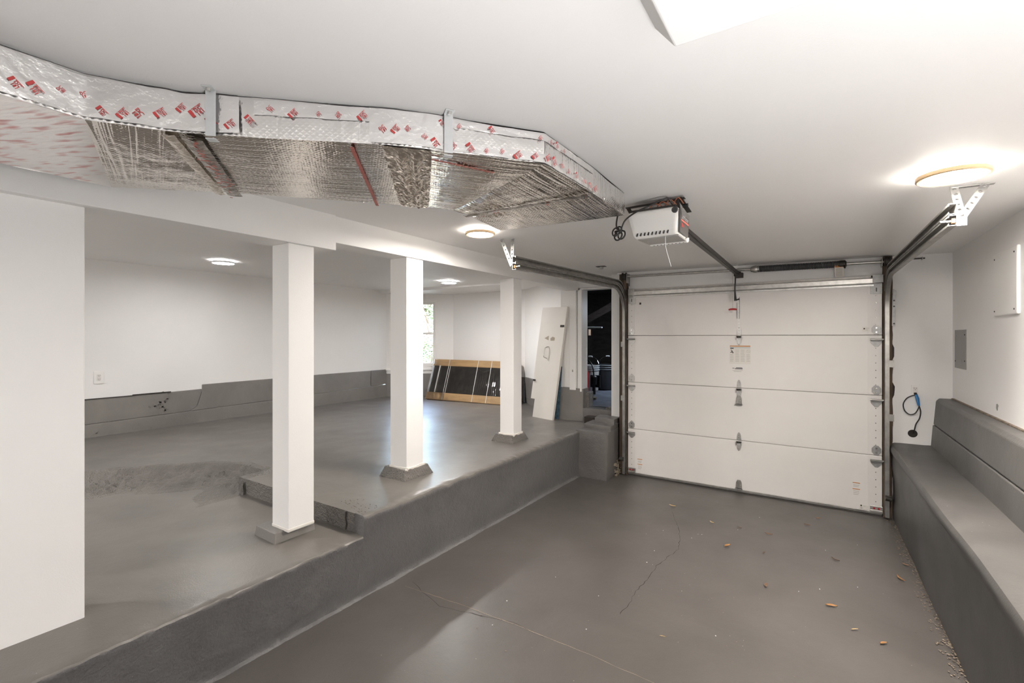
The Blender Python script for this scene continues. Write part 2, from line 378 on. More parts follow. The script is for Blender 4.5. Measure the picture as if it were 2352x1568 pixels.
ribbon('crack', [(-2.2, 2.17), (-1.85, 2.05), (-1.4, 2.165), (-1.2, 2.14)], .0016, m_crack, parent=floor)

# raised slab: two levels, one broken diagonal slope, curb face
def poly_d(x, y, pts):
    """signed distance to open polyline, positive on its left"""
    best = 1e9; sg = 1
    for (ax, ay), (bx, by) in zip(pts[:-1], pts[1:]):
        dx, dy = bx - ax, by - ay; t = max(0, min(1, ((x - ax) * dx + (y - ay) * dy) / (dx * dx + dy * dy)))
        px, py = ax + t * dx, ay + t * dy; d = math.hypot(x - px, y - py)
        if d < best - 1e-9: best = d; sg = 1 if dx * (y - py) - dy * (x - px) < 0 else -1
    return best * sg
ZU, ZL, YS = .515, .400, 1.835
SLOPE = [(-3.62, 1.83), (-3.74, 2.02), (-4.05, 2.03), (-4.33, 1.9), (-4.63, 1.54), (-4.82, 1.23), (-5.1, .6), (-5.4, -.6), (-5.6, -1.6)]
def slab_z(x, y):
    w = .003 * nz(x * 1.3, y * 1.3, 3) * max(0, min(1, (-2.36 - x) / .25))
    if y > 2.06: return ZU + w + .003 * nz(x * 4, y * 4) * min(1, max(0, (-2.36 - x) / .25))
    if y >= YS and x > -3.70: return ZU + w + .004 * nz(x * 4, y * 4) * min(1, max(0, (-2.36 - x) / .25))
    if y < YS and x > -3.60:
        return ZL + w
    d = -poly_d(x, y, SLOPE)          # positive: inside the low area
    d += .03 * max(0, min(1, (-3.6 - x) / .3)) * nz(x * 5, y * 5, 1) + .015 * nz(x * 14, y * 14, 2)
    wd = .07 + .27 * max(0, min(1, (-3.66 - x) / .45)); t = max(0, min(1, (d + .015) / wd)); sc = max(0, min(1, t / .14)); t2 = .30 * sc * sc * (3 - 2 * sc) + .70 * (1 - (1 - t) ** 1.7)
    rough = 4 * t * (1 - t)
    return ZU - (ZU - ZL) * t2 + w + min(1, rough * 1.4) * (.022 * nz(x * 11, y * 11, 5) + .030 * nz(x * 24, y * 24, 7))
xs = lin(-6.62, -5.2, 22) + lin(-5.14, -3.42, 120)[0:] + lin(-3.38, -2.34, 30)
ys = lin(Y0, .2, 24) + lin(.24, 1.80, 110) + [1.815, 1.826, 1.834, 1.8352, 1.842, 1.86] + lin(1.88, 2.4, 38) + lin(2.45, 6.6, 70)
b = heightmap('slab', None, xs, ys, slab_z)
slab = struct(b.build('raised_slab', m_slab, smooth=True))
slab['label'] = 'raised grey painted concrete slab with a lower broken level at its front'
# material zone for the broken slope
slab.data.materials.append(m_rough)
for p in slab.data.polygons:
    c = p.center + slab.location
    d = -poly_d(c.x, c.y, SLOPE)
    if (c.x < -3.6 and -.05 + .05 * nz(c.x * 6, c.y * 6) < d < .36 + .12 * nz(c.x * 5, c.y * 5)) or abs(p.normal.z) < .6: p.material_index = 1

# curb face with a rounded, chipped lip
def curb_x(y): return -2.268 - .0185 * max(0, 4.84 - y) * .9
prof = [(-.13, .9985, 0), (-.075, 1.0, 0), (-.045, 1.0, 0), (-.018, .998, .3), (-.006, .988, .7), (0, .968, 1), (.002, .935, 1)]
prof += [(0, .90 - .0565 * i, 1) for i in range(15)] + [(.002, .06, 1), (.005, .03, 1), (.014, .008, 1), (.026, -.004, .4)]
ys = lin(Y0, .2, 90) + lin(.21, 1.82, 150) + [1.832, 1.838, 1.845] + lin(1.86, 5.5, 240)
b = MB(); vs = []; n = len(prof)
for y in ys:
    zt = ZL if y < 1.835 else ZU
    top_x = -2.253; bot_x = curb_x(y)
    for dx, fz, k in prof:
        x = top_x * fz + bot_x * (1 - fz) + dx; z = zt * fz
        ro = .5 + .5 * max(0, nz(y * 1.1, z * 2, 9) + .35) * (1.6 if y < 2.2 else .7)
        x += k * (.006 * nz(y * 1.6, z * 3, 1) + ro * (.0045 * nz(y * 9, z * 14, 2) + .0035 * nz(y * 22, z * 30, 3)))
        if fz > .93 and dx > -.04: z += .006 * nz(y * 5, 3.3) + .005 * nz(y * 19, 8.1) - max(0, nz(y * 7, 5.5) - .25) * .02
        if fz < .03: x += .008 * nz(y * 5, 9.) + .005 * nz(y * 17, 4.)
        vs.append((x, y, z if fz >= 0 else -.003))
for j in range(len(ys) - 1):
    for i in range(n - 1):
        b.f.append((j * n + i, (j + 1) * n + i, (j + 1) * n + i + 1, j * n + i + 1)); b.mi.append(1 if prof[i][1] > .975 and not 1.825 < ys[j] < 1.842 else 0)
b.v = vs; o = b.build('curb_face', [m_curb, m_slab], slab, smooth=True)
ROOT[slab.name] = slab.location.copy()
# vertical crack in the slab step and crumbs along broken edges
b = MB()
for (x0, z0, x1, z1) in ((-2.412, .512, -2.42, .47), (-2.42, .47, -2.408, .44), (-2.408, .44, -2.418, .402)):
    b.bar((x0, 1.8305, z0), (x1, 1.8305, z1), .003, .010)
b.build('crack', m_crack, slab)
b = MB()
for i in range(220):
    t = random.random()
    if i < 70: x = -2.27 - random.random() * .32; y = 1.845 + random.random() ** 2 * .14 + max(0, (-2.27 - x)) * .25; z = ZU
    else:
        x = -3.58 - random.random() * .38; y = 1.9 + random.random() * .2 - abs(x + 3.7) * .2; z = slab_z(x, y)
    r = random.uniform(.001, .0035); c = Vector((x, y, z + r * .1))
    vs = [c + Vector((random.uniform(.6, 1) * sx * r, random.uniform(.6, 1) * sy * r, sz * r * random.uniform(.3, .7))) for sz in (-1, 1) for sy in (-1, 1) for sx in (-1, 1)]
    b.add(vs, [(0, 2, 3, 1), (4, 5, 7, 6), (0, 1, 5, 4), (2, 6, 7, 3), (0, 4, 6, 2), (1, 3, 7, 5)])
stuff(b.build('crumbs', m_rough, slab))

# pier at the door end of the curb, with rough steps behind it
def rough_block(pts4, z0, z1, name, m, parent=None, amp=.006, cut=5, slope=0., keep=True):
    bm = bmesh.new()
    b4 = [Vector((x, y, z0)) for x, y in pts4]; t4 = [Vector((x, y, z1 + slope * (y - pts4[0][1]))) for x, y in pts4]
    V = [bm.verts.new(v) for v in b4 + t4]
    for f in [(3, 2, 1, 0), (4, 5, 6, 7), (0, 1, 5, 4), (1, 2, 6, 5), (2, 3, 7, 6), (3, 0, 4, 7)]: bm.faces.new([V[i] for i in f])
    bmesh.ops.bevel(bm, geom=bm.edges[:], offset=.007, segments=2, affect='EDGES', profile=.6)
    bmesh.ops.subdivide_edges(bm, edges=[e for e in bm.edges if e.calc_length() > .05], cuts=cut, use_grid_fill=True)
    bmesh.ops.triangulate(bm, faces=[f for f in bm.faces if len(f.verts) > 4])
    for v in bm.verts:
        p = v.co; v.co = p + Vector((nz(p.y * 7, p.z * 7, 1), nz(p.x * 7, p.z * 7, 2), nz(p.x * 8, p.y * 8, 3))) * amp + Vector((nz(p.y * 28, p.z * 28, 4), nz(p.x * 28, p.z * 28, 5), nz(p.x * 28, p.y * 28, 6))) * amp * .5
    b = MB(); bm.verts.index_update()
    b.add([v.co.copy() for v in bm.verts], [[v.index for v in f.verts] for f in bm.faces]); bm.free()
    return b.build(name, m, parent, smooth=True)
pier = struct(rough_block([(-2.30, 4.845), (-1.928, 4.845), (-1.935, 5.26), (-2.30, 5.26)], -.01, .525, 'concrete_pier', m_pier))
pier['label'] = 'grey painted concrete pier between raised slab and garage door'
rough_block([(-2.28, 5.02), (-1.935, 4.99), (-1.94, 5.26), (-2.28, 5.30)], .51, .575, 'step_block', m_pier, pier)
rough_block([(-2.20, 5.16), (-1.945, 5.12), (-1.95, 5.33), (-2.22, 5.36)], .56, .635, 'step_block', m_pier, pier)
# plaster and rubble scraps at the pier foot
b = MB()
for i in range(26):
    c = Vector((-1.915 + random.uniform(-.012, .02), 5.1 + random.uniform(-.02, .12), random.random() ** 1.6 * .16)); r = random.uniform(.005, .014)
    b.obox(c, (r, 0, r * .3), (0, r, 0), (0, r * .2, r))
stuff(b.build('plaster_scraps', m_bare, pier))

# ---- walls
# partition at the left edge, continuing behind the camera
struct(MB().box(-2.74, -2.58, Y0, .655, .395, 2.14).build('wall_left', m_wall, bevel=.006))
# beams: the nearer one hangs lower and stands a hair proud
bm1 = struct(MB().box(-2.735, -2.528, Y0, 1.842, 2.128, 2.42).build('beam', m_beam, bevel=.003)); bm1['label'] = 'lower white boxed beam over the near post'
bm2 = struct(MB().box(-2.715, -2.545, 1.842, 5.46, 2.180, 2.42).build('beam', m_beam, bevel=.003)); bm2['label'] = 'higher white boxed beam over the two far posts'
# far left wall of the raised room: plaster above, concrete stem wall below
struct(MB().box(-6.62, -6.47, Y0, 5.76, .9, 2.46).build('wall_far_left', m_wall))
def stem(name, poly, m=m_stem):  # polygon in (y,z) extruded in x
    return MB().ext(poly, (0, 0, 0), (0, 1, 0), (0, 0, 1), (1, 0, 0), -6.60, -6.45)
fl = struct(stem('f', [(Y0, .45), (5.745, .45), (5.745, .735), (3.68, .688), (1.6, .652), (Y0, .60)]).build('foundation_left', m_stem, bevel=.006))
fl['label'] = 'grey painted board-formed concrete stem wall'
MB().ext([(Y0, .60), (1.6, .655), (2.62, .673), (2.70, .72), (2.757, .90), (2.757, .932), (2.35, .926), (1.62, .921), (Y0, .90)], (0, 0, 0), (0, 1, 0), (0, 0, 1), (1, 0, 0), -6.60, -6.462).build('upper_lift', m_stem, fl, bevel=.006)
MB().ext([(2.62, .672), (3.68, .691), (5.40, .735), (5.40, 1.003), (4.3, 1.001), (3.68, .994), (2.76, .988), (2.76, .90), (2.705, .72)], (0, 0, 0), (0, 1, 0), (0, 0, 1), (1, 0, 0), -6.60, -6.458).build('upper_lift', m_stem, fl, bevel=.006)
MB().ext([(5.408, .735), (5.745, .742), (5.745, 1.006), (5.408, 1.003)], (0, 0, 0), (0, 1, 0), (0, 0, 1), (1, 0, 0), -6.60, -6.452).build('upper_lift', m_stem, fl, bevel=.005)
# spalled plaster patches on the stem wall
b = MB()
for i in range(150):
    if i < 60: y, z = random.gauss(2.33, .07), random.gauss(.79, .05); x = -6.4615
    else: y, z = random.uniform(1.7, 3.3), .515 + random.random() ** 1.5 * .13; x = -6.451
    r = random.uniform(.004, .012); b.obox((x, y, z), (.0025, 0, 0), (0, r, r * .3), (0, -r * .3, r * .8))
stuff(b.build('spalled_plaster', m_stem, fl))
b = MB(); b.box(-6.475, -6.452, 2.05, 2.42, .925, .934); b.box(-6.475, -6.452, 1.55, 2.05, .921, .926)
b.build('gap_shadow', m_crack, fl)

def fac_frame(A, B):
    A = Vector((*A, 0)); B = Vector((*B, 0)); u = (B - A).normalized(); return A, u, Vector((u.y, -u.x, 0)), (B - A).length
Z = Vector((0, 0, 1))
def facet(name, A, B, z0, z1, m, th=.14, u0=0., u1=None, out=0.):
    o, u, n, L = fac_frame(A, B); u1 = L if u1 is None else u1
    return MB().ext([(u0, z0), (u1, z0), (u1, z1), (u0, z1)], o, u, Z, n, -th, out)
# bay: left facet with the window, back facet, right facet
A_, U_, N_, L_ = fac_frame(FA, FB)
W0, W1, WZ0, WZ1 = .17, .905, 1.02, 2.235          # rough opening on the facet
b = MB()
for p in ([(-.12, .93), (W0, .93), (W0, 2.5), (-.12, 2.5)], [(W1, .93), (L_ + .12, .93), (L_ + .12, 2.5), (W1, 2.5)], [(W0, .93), (W1, .93), (W1, WZ0), (W0, WZ0)], [(W0, WZ1), (W1, WZ1), (W1, 2.5), (W0, 2.5)]):
    b.ext(p, A_, U_, Z, N_, -.15, 0)
struct(b.build('wall_bay_left', m_wall))
struct(facet('w', FB, FC, .93, 2.5, m_wall, u0=-.1, u1=1.63).build('wall_bay_back', m_wall))
struct(facet('w', FC, FD, .93, 2.5, m_wall, u0=-.1).build('wall_bay_right', m_wall))
for A, B, zt in ((FA, FB, .935), (FB, FC, .925), (FC, FD, .935)):
    o = struct(facet('f', A, B, .45, zt, m_stem, out=.015, u0=.01, u1=fac_frame(A, B)[3] - .01).build('foundation_bay', m_stem, bevel=.006))
    facet('f', A, B, .60, .665, m_stem, out=.019, u0=.03, u1=fac_frame(A, B)[3] - .03).build('formwork_line', m_stem, o, bevel=.004)
# header across the mouth of the bay
struct(MB().box(-6.5, -2.7, 5.60, 5.665, 2.352, 2.47).build('header', m_ceil, bevel=.002))
# corner board left of window
o, u, n, L = A_, U_, N_, L_
struct(MB().ext([(-.03, .93), (.028, .93), (.028, 2.36), (-.03, 2.36)], A_, U_, Z, N_, 0, .018).build('trim_1', m_trim, bevel=.003))
# front wall: strip left of the side door, over the door, over the garage door, right return
struct(MB().box(-2.80, -2.502, 5.45, 5.58, .93, 2.5).build('wall_front_left', m_wall))
struct(MB().box(-2.502, -2.07, 5.45, 5.58, 2.21, 2.5).build('wall_front_top', m_wall))
struct(MB().box(-2.07, -1.93, 5.36, 5.58, .62, 2.5).build('wall_front_pier', m_wall))
struct(MB().box(-2.82, -2.475, 5.43, 5.60, .45, .93).build('foundation_front', m_stem, bevel=.008))
rb = struct(rough_block([(-2.50, 5.435), (-1.95, 5.445), (-1.95, 5.75), (-2.50, 5.75)], .45, .685, 'threshold', m_pier, amp=.005))
rough_block([(-2.50, 5.50), (-2.435, 5.51), (-2.435, 5.66), (-2.50, 5.66)], .67, .88, 'rough_jamb', m_rough, rb, amp=.006)
rough_block([(-2.19, 5.47), (-2.08, 5.47), (-2.08, 5.62), (-2.19, 5.62)], .62, .712, 'rough_jamb', m_rough, rb, amp=.006)
struct(MB().box(-1.96, .60, 5.262, 5.40, 2.105, 2.5).build('wall_front_header', m_wall))
struct(MB().box(.552, 1.1, 5.243, 5.40, .64, 2.5).build('wall_front_right', m_wall))
struct(MB().box(-1.93, .6, 5.30, 5.42, -.05, 2.2).box(-2.4, -1.93, 5.30, 5.42, -.05, .60).build('light_block_front', m_dark))  # unseen backing added behind the garage door to keep sky light out
# torn plaster edge beside the right jamb
b = MB()
ed = [(.548, .66)]
for i in range(40):
    z = .66 + i * (2.13 - .66) / 39
    ed.append((.560 + .010 * nz(z * 3, 1.) + .006 * nz(z * 11, 2.) + (.014 if 1.38 < z < 1.50 or 1.06 < z < 1.18 else 0), z))
ed.append((.545, 2.13))
b.ext(ed[::-1], (0, 5.2415, 0), (1, 0, 0), (0, 0, 1), (0, -1, 0), 0, .003)
struct(b.build('torn_edge', m_crack))
# jamb framing: raw wood either side of the opening
struct(MB().box(-1.915, -1.822, 5.205, 5.262, 0, 2.31).build('jamb', m_rawwood, bevel=.003))
struct(MB().box(.492, .556, 5.20, 5.262, 0, 2.29).build('jamb', m_rawwood, bevel=.003))
# right wall and rear wall
struct(MB().box(.95, 1.10, Y0, 5.4, 1.06, 2.5).build('wall_right', m_wall))
struct(MB().box(-6.62, 1.10, Y0 - .12, Y0, -.05, 2.5).build('wall_rear', m_wall))
# concrete bench along the right wall
ys = lin(Y0, 5.25, 150); b = MB(); vs = []
bp_ = [(0, -.01, 1), (-.004, .10, 1), (.0, .22, 1), (.0, .34, 1), (-.004, .45, 1), (-.002, .535, 1), (-.001, .565, .8), (-.012, .582, .7), (-.021, .598, .7), (-.021, .628, .7), (-.012, .648, .6), (.012, .659, .4), (.05, .662, .3), (.14, .661, .2), (.21, .663, .2), (.262, .667, .2)]
n = len(bp_)
for y in ys:
    xb_ = .566 + .012 * nz(y * .8, 4.) + max(0, 4.6 - y) * .010
    for dx, z, k in bp_:
        bulge = .018 * math.exp(-((z - .5) / .12) ** 2) * (nz(y * .9, 2.2) + .4)
        vs.append((xb_ + dx - bulge + k * (.006 * nz(y * 1.3, z * 3, 1) + .0012 * nz(y * 9, z * 12, 2)), y, z + (.006 * nz(y * 1.7, dx * 6, 4) if z > .6 else 0)))
fs = [(j * n + i, (j + 1) * n + i, (j + 1) * n + i + 1, j * n + i + 1) for j in range(len(ys) - 1) for i in range(n - 1)]
b.add(vs, fs); bench = struct(b.build('concrete_bench', m_bench, smooth=True))
bench['label'] = 'low grey painted concrete bench along the right wall'
# upper stem wall behind the bench, two lifts
b = MB()
b.ext([(.812, .65), (.825, .84), (.96, .84), (.96, .65)], (0, Y0, 0), (1, 0, 0), (0, 0, 1), (0, 1, 0), 0, 5.243 - Y0)
fr = struct(b.build('foundation_right', m_stem2, bevel=.006)); fr['label'] = 'grey painted concrete stem wall above the bench'
MB().ext([(.829, .845), (.845, 1.045), (.865, 1.068), (.96, 1.070), (.96, .845)], (0, Y0, 0), (1, 0, 0), (0, 0, 1), (0, 1, 0), 0, 5.243 - Y0).build('upper_lift', m_stem2, fr, bevel=.008)
MB().box(.935, .952, Y0, 5.2, 1.062, 1.078).build('gap_shadow', m_dirt, fr)
# dirt line where bench meets the floor
b = MB()
for i in range(900):
    y = random.uniform(1.2, 5.15); r = random.uniform(.0008, .0036) * (1.3 if y < 3.3 else .9)
    x = .566 + .012 * nz(y * .8, 4.) + max(0, 4.6 - y) * .010 - random.random() ** 3 * .06 - .004
    b.obox((x, y, .005), (r, r * .3, 0), (-r * .2, r * 1.4, 0), (0, 0, r * .35))
stuff(b.build('edge_dirt', m_dirt, floor))
# soffit in the ceiling above and behind the camera, left edge chamfered
b = MB()
b.hexa([(-.290, Y0, 2.225), (.95, Y0, 2.225), (.95, 1.062, 2.225), (-.262, 1.062, 2.225)], [(-.345, Y0, 2.32), (.95, Y0, 2.32), (.95, 1.09, 2.32), (-.325, 1.11, 2.32)])
struct(b.build('soffit', m_ceil, bevel=.004))

# ---- window in the bay
win = struct(MB().ext([(W0, WZ0), (W1, WZ0), (W1, WZ0 + .035), (W0, WZ0 + .035)], A_, U_, Z, N_, -.14, -.005).build('window_1', m_trim))
def wpart(name, rects, d0, d1, m, bevel=.002):
    b = MB()
    for (a, c, e, g) in rects: b.ext([(a, e), (c, e), (c, g), (a, g)], A_, U_, Z, N_, d0, d1)
    return b.build(name, m, win, bevel=bevel)
wpart('casing', [(W1, W1 + .022, WZ0 - .02, WZ1 + .02), (W0 - .10, W0, WZ0 - .02, WZ1 + .02)], 0, .012, m_trim)
wpart('head_casing', [(W0 - .02, W1 + .022, WZ1, WZ1 + .02)], 0, .014, m_trim)
wpart('jamb_liner', [(W0, W0 + .015, WZ0, WZ1), (W1 - .012, W1, WZ0, WZ1), (W0, W1, WZ1 - .02, WZ1)], -.14, -.002, m_trim)
wpart('stool', [(.018, .95, .985, 1.012)], -.02, .045, m_trim)
wpart('apron', [(.035, .93, .925, .985)], 0, .016, m_trim)
for nm, z0, z1, d in (('upper_sash', 1.63, WZ1 - .02, -.075), ('lower_sash', WZ0 + .03, 1.665, -.05)):
    sash = wpart(nm, [(W0 + .015, W0 + .055, z0, z1), (W1 - .05, W1 - .012, z0, z1), (W0 + .055, W1 - .05, z0, z0 + (.06 if nm[0] == 'l' else .04)), (W0 + .055, W1 - .05, z1 - .035, z1)], d - .03, d, m_trim)
    gb = MB().ext([(W0 + .05, z0 + .04), (W1 - .045, z0 + .04), (W1 - .045, z1 - .03), (W0 + .05, z1 - .03)], A_, U_, Z, N_, d - .018, d - .014)
    gb.build('pane', m_glass, sash)

# ------------------------------------------------------------------ posts
def post(x0, x1, y0, y1, z0, z1, foot, label):
    t = thing('post', ((x0 + x1) / 2, (y0 + y1) / 2, z0), label, 'post', 'square white posts under the beam')
    MB().box(x0, x1, y0, y1, z0, z1).build('shaft', m_beam, t, bevel=.004)
    return t
P1 = post(-2.715, -2.548, 1.538, 1.702, .452, 2.128, 0, 'nearest and widest-looking white square post on a flat grey plinth')
MB().hexa([(-2.815, 1.485, .393), (-2.582, 1.478, .393), (-2.582, 1.735, .393), (-2.80, 1.735, .393)], [(-2.805, 1.490, .458), (-2.590, 1.484, .458), (-2.590, 1.73, .458), (-2.80, 1.73, .458)]).build('plinth', m_stem, P1, bevel=.005)
MB().box(-2.717, -2.546, 1.536, 1.704, .456, .474).build('caulk_line', m_lean, P1, bevel=.003)
def cone_foot(t, x0, x1, y0, y1, zt, sp, zb=.505):
    o = rough_block([(x0 - sp, y0 - sp * .5), (x1 + sp * .3, y0 - sp * .6), (x1 + sp * .4, y1 + sp), (x0 - sp, y1 + sp)], zb, zt, 'footing', m_rough, t, amp=.006, cut=3)
    me = o.data; cx, cy = (x0 + x1) / 2 - ROOT[t.name].x, (y0 + y1) / 2 - ROOT[t.name].y; b0 = zb - ROOT[t.name].z; b1 = zt - ROOT[t.name].z
    for v in me.vertices:
        k = 1 - .22 * (v.co.z - b0) / (b1 - b0); v.co.x = cx + (v.co.x - cx) * k; v.co.y = cy + (v.co.y - cy) * k
P2 = post(-2.735, -2.560, 2.475, 2.650, .57, 2.180, 0, 'middle white square post on a chipped grey footing')
cone_foot(P2, -2.735, -2.560, 2.475, 2.650, .592, .085)
P3 = post(-2.728, -2.562, 3.945, 4.100, .56, 2.180, 0, 'farthest white square post on a sloped grey footing')
cone_foot(P3, -2.728, -2.562, 3.945, 4.100, .588, .085)
b = MB()
for P, x1, y0, y1, z in ((P2, -2.56, 2.475, 2.65, .59), (P3, -2.562, 3.945, 4.1, .586)):
    b = MB()
    for k in range(7):
        y = y0 + (y1 - y0) * k / 6; b.obox((x1 + .002, y, z + random.uniform(.0, .008)), (.004, 0, 0), (0, .016, 0), (0, 0, random.uniform(.006, .014)))
        x = x1 - .165 * k / 6; b.obox((x, y0 - .002, z + random.uniform(.0, .008)), (.016, 0, 0), (0, .004, 0), (0, 0, random.uniform(.006, .014)))
    b.build('caulk_line', m_lean, P, bevel=.003)

# ------------------------------------------------------------------ foil-wrapped duct
ZD, ZT = 2.200, 2.312
near = [(-1.745, -.7), (-1.737, .44), (-1.605, .635), (-1.150, 1.035), (-1.075, 1.12), (-.812, 1.45), (-.802, 1.86), (-.815, 2.285)]
far = [(-2.41, -.7), (-2.432, .70), (-2.094, 1.005), (-1.615, 1.55), (-1.555, 1.62), (-1.475, 1.80), (-1.490, 1.87), (-1.530, 2.215)]
far[5] = (-1.478, 1.74); far[6] = (-1.478, 1.84)
duct = thing('insulated_duct', (-1.6, .9, ZD), 'silver foil-wrapped duct with red-printed tape bending across the ceiling', 'duct')
def loft(a0, a1, b0, b1, nu, nv, su, amp, z=ZD, swap=False):
    """patch between near edge a0-a1 and far edge b0-b1; u runs along the duct"""
    vs = []; uv = []; fs = []
    for j in range(nv + 1):
        t = j / nv
        p = Vector((*a0, 0)).lerp(Vector((*b0, 0)), t); q = Vector((*a1, 0)).lerp(Vector((*b1, 0)), t)
        L = (q - p).length; Wd = (Vector((*a0, 0)) - Vector((*b0, 0))).length
        for i in range(nu + 1):
            s_ = i / nu; c = p.lerp(q, s_); e = min(1, 6 * t * (1 - t)) * min(1, 4 * s_ * (1 - s_) + .25)
            c.z = z - e * (.008 + amp * (nz(c.x * 9, c.y * 9) + .7 * (nz(t * Wd * 3, (s_ * L + su) * 38, 5) if swap else nz((s_ * L + su) * 3, t * Wd * 38, 5)) + .4 * nz(c.x * 34, c.y * 34, 2)))
            vs.append(c); uv.append((su + s_ * L, t * Wd) if not swap else (t * Wd, su + s_ * L))
    w = nu + 1
    fs = [(j * w + i, (j + 1) * w + i, (j + 1) * w + i + 1, j * w + i + 1) for j in range(nv) for i in range(nu)]
    return vs, fs, uv
def bottom(name, segs, m, amp, swap=False):
    b = MB(); su = random.random() * 3
    for k in segs:
        vs, fs, uv = loft(near[k], near[k + 1], far[k], far[k + 1], 36, 40, su, amp, swap=swap); b.add(vs, fs, uv); su += (Vector(near[k + 1]) - Vector(near[k])).length
    return b.build(name, m, duct, smooth='all', recalc=False)
bottom('bottom_panel', [0], m_pink, .0040)
bottom('bottom_panel', [1], m_foilbot2, .0030, True)
bottom('bottom_panel', [2], m_foilbot, .0012)
bottom('bottom_panel', [4], m_foilbot2, .0030); bottom('bottom_panel', [5], m_foilbot2, .0030)
bottom('bottom_panel', [6], m_foilbot, .0026)
# crumpled joint between the second and third lengths
b = MB(); vs = []; fs = []
nu, nv = 16, 70
for j in range(nv + 1):
    t = j / nv; p = Vector((*near[3], ZD)).lerp(Vector((*far[3], ZD)), t); q = Vector((*near[4], ZD)).lerp(Vector((*far[4], ZD)), t)
    for i in range(nu + 1):
        s_ = i / nu; c = p.lerp(q, -.2 + 1.4 * s_); en = min(1, 12 * t + .08) * min(1, 12 * (1 - t) + .08)
        prof_ = en * (.010 * math.sin(s_ * PI) * (1 + .5 * math.cos(s_ * 3 * PI * 2)) + .013 * abs(nz(t * 9, s_ * 4, 1)) + .011 * abs(nz(t * 21, s_ * 7, 2)) + .008 * abs(nz(t * 44, s_ * 14, 3)))
        c.z -= .004 + prof_; vs.append(c)
w = nu + 1; fs = [(j * w + i, (j + 1) * w + i, (j + 1) * w + i + 1, j * w + i + 1) for j in range(nv) for i in range(nu)]
b.add(vs, fs); b.build('crumpled_joint', m_joint, duct)
# sides: near face, far face and the end, crumpled foil
def side(name, pts, m, flip=False):
    b = MB(); su = 0
    for k in range(len(pts) - 1):
        a, c = Vector((*pts[k], 0)), Vector((*pts[k + 1], 0)); L = (c - a).length; nu = max(4, int(L / .015)); nv = 9; d = (c - a).normalized(); nn = Vector((d.y, -d.x, 0))
        if flip: nn = -nn
        vs = []; uv = []
        for j in range(nv + 1):
            for i in range(nu + 1):
                s_ = i / nu; q = a.lerp(c, s_); t = j / nv; e = 4 * t * (1 - t)
                am = 1 if k != 2 else .45
                q = q + nn * (e * .003 + am * e * (.003 * nz((su + s_ * L) * 12, t * 3, 1) + .002 * nz((su + s_ * L) * 34, t * 5, 2)))
                q.z = ZD + (ceil_z(q.x) - .007 - ZD) * t + (.006 * nz((su + s_ * L) * 4, 7) if t > .99 else 0) + (.004 * nz((su + s_ * L) * 9, 3) if t < .01 else 0)
                vs.append(q); uv.append((su + s_ * L, t * .11))
        w = nu + 1; fs = [(j * w + i, j * w + i + 1, (j + 1) * w + i + 1, (j + 1) * w + i) for j in range(nv) for i in range(nu)]
        if flip: fs = [f[::-1] for f in fs]
        b.add(vs, fs, uv); su += L
    return b.build(name, m, duct, smooth='all')
side('near_side', near, m_foilside)
side('far_side', far, m_foilside, True)
side('end_panel', [near[-1], far[-1]], m_foilside)
b = MB(); k = len(near)
b.add([(*p, ZT) for p in near] + [(*p, ZT) for p in far], [(i, k + i, k + i + 1, i + 1) for i in range(k - 1)])
b.build('top_panel', m_foilside, duct)
# tape: seams under the duct, corner tape on the near edge, top edge tape
def path_pt(s_):
    """point and direction on the near side at arc length s_ from near[1]"""
    for k in range(len(near) - 1):
        a, c = Vector((*near[k], 0)), Vector((*near[k + 1], 0)); L = (c - a).length
        if s_ <= L or k == len(near) - 2: return a + (c - a) * (s_ / L), (c - a).normalized(), k
        s_ -= L
ARC = [0]
for k in range(len(near) - 1): ARC.append(ARC[-1] + (Vector(near[k + 1]) - Vector(near[k])).length)
def tape_strip(name, s0, s1, z0, z1, off=.0085):
    b = MB(); n_ = max(3, int((s1 - s0) / .02)); vs = []; w = 5
    for i in range(n_ + 1):
        s_ = s0 + (s1 - s0) * i / n_; p, d, k = path_pt(s_); nn = Vector((d.y, -d.x, 0))
        for j in range(w + 1):
            t = j / w; z = z0 + (z1 - z0) * t
            vs.append(Vector((p.x, p.y, z + .003 * nz(s_ * 14, t))) + nn * (off + .0028 * nz(s_ * 17, t * 2, 4) + .0018 * nz(s_ * 50, t * 4, 6)))
    b.add(vs, [(i * (w + 1) + j, (i + 1) * (w + 1) + j, (i + 1) * (w + 1) + j + 1, i * (w + 1) + j + 1) for i in range(n_) for j in range(w)])
    return b.build(name, m_tape, duct, smooth='all')
tape_strip('edge_tape', .3, ARC[2] + .16, 2.205, 2.318, .0095)
tape_strip('edge_tape', ARC[2] + .2, ARC[3] - .02, 2.268, 2.312, .006)
tape_strip('edge_tape', ARC[3] - .06, ARC[4] + .06, 2.203, 2.311, .0095)
tape_strip('edge_tape', ARC[4] + .06, ARC[6] + .03, 2.202, 2.232, .006)
tape_strip('edge_tape', ARC[4] + .06, ARC[6], 2.28, 2.306, .005)
def seam_tape(p, q, w, m=m_tape, z=ZD - .013, amp=.004, name='seam_tape'):
    p, q = Vector((*p, z)), Vector((*q, z)); t = (q - p); L = t.length; t.normalize(); sd_ = Vector((-t.y, t.x, 0)); n_ = 40; vs = []
    for i in range(n_ + 1):
        for j in range(5):
            c = p + t * L * i / n_ + sd_ * w * (j / 4 - .5); c.z += amp * nz(c.x * 25, c.y * 25, j) - .003 * (1 - abs(j / 2 - 1)); vs.append(c)
    return MB().add(vs, [(i * 5 + j, i * 5 + j + 1, (i + 1) * 5 + j + 1, (i + 1) * 5 + j) for i in range(n_) for j in range(4)]).build(name, m, duct, smooth='all')
m_redline = mat('faded_red_line', (.42, .13, .10), .4, .3)
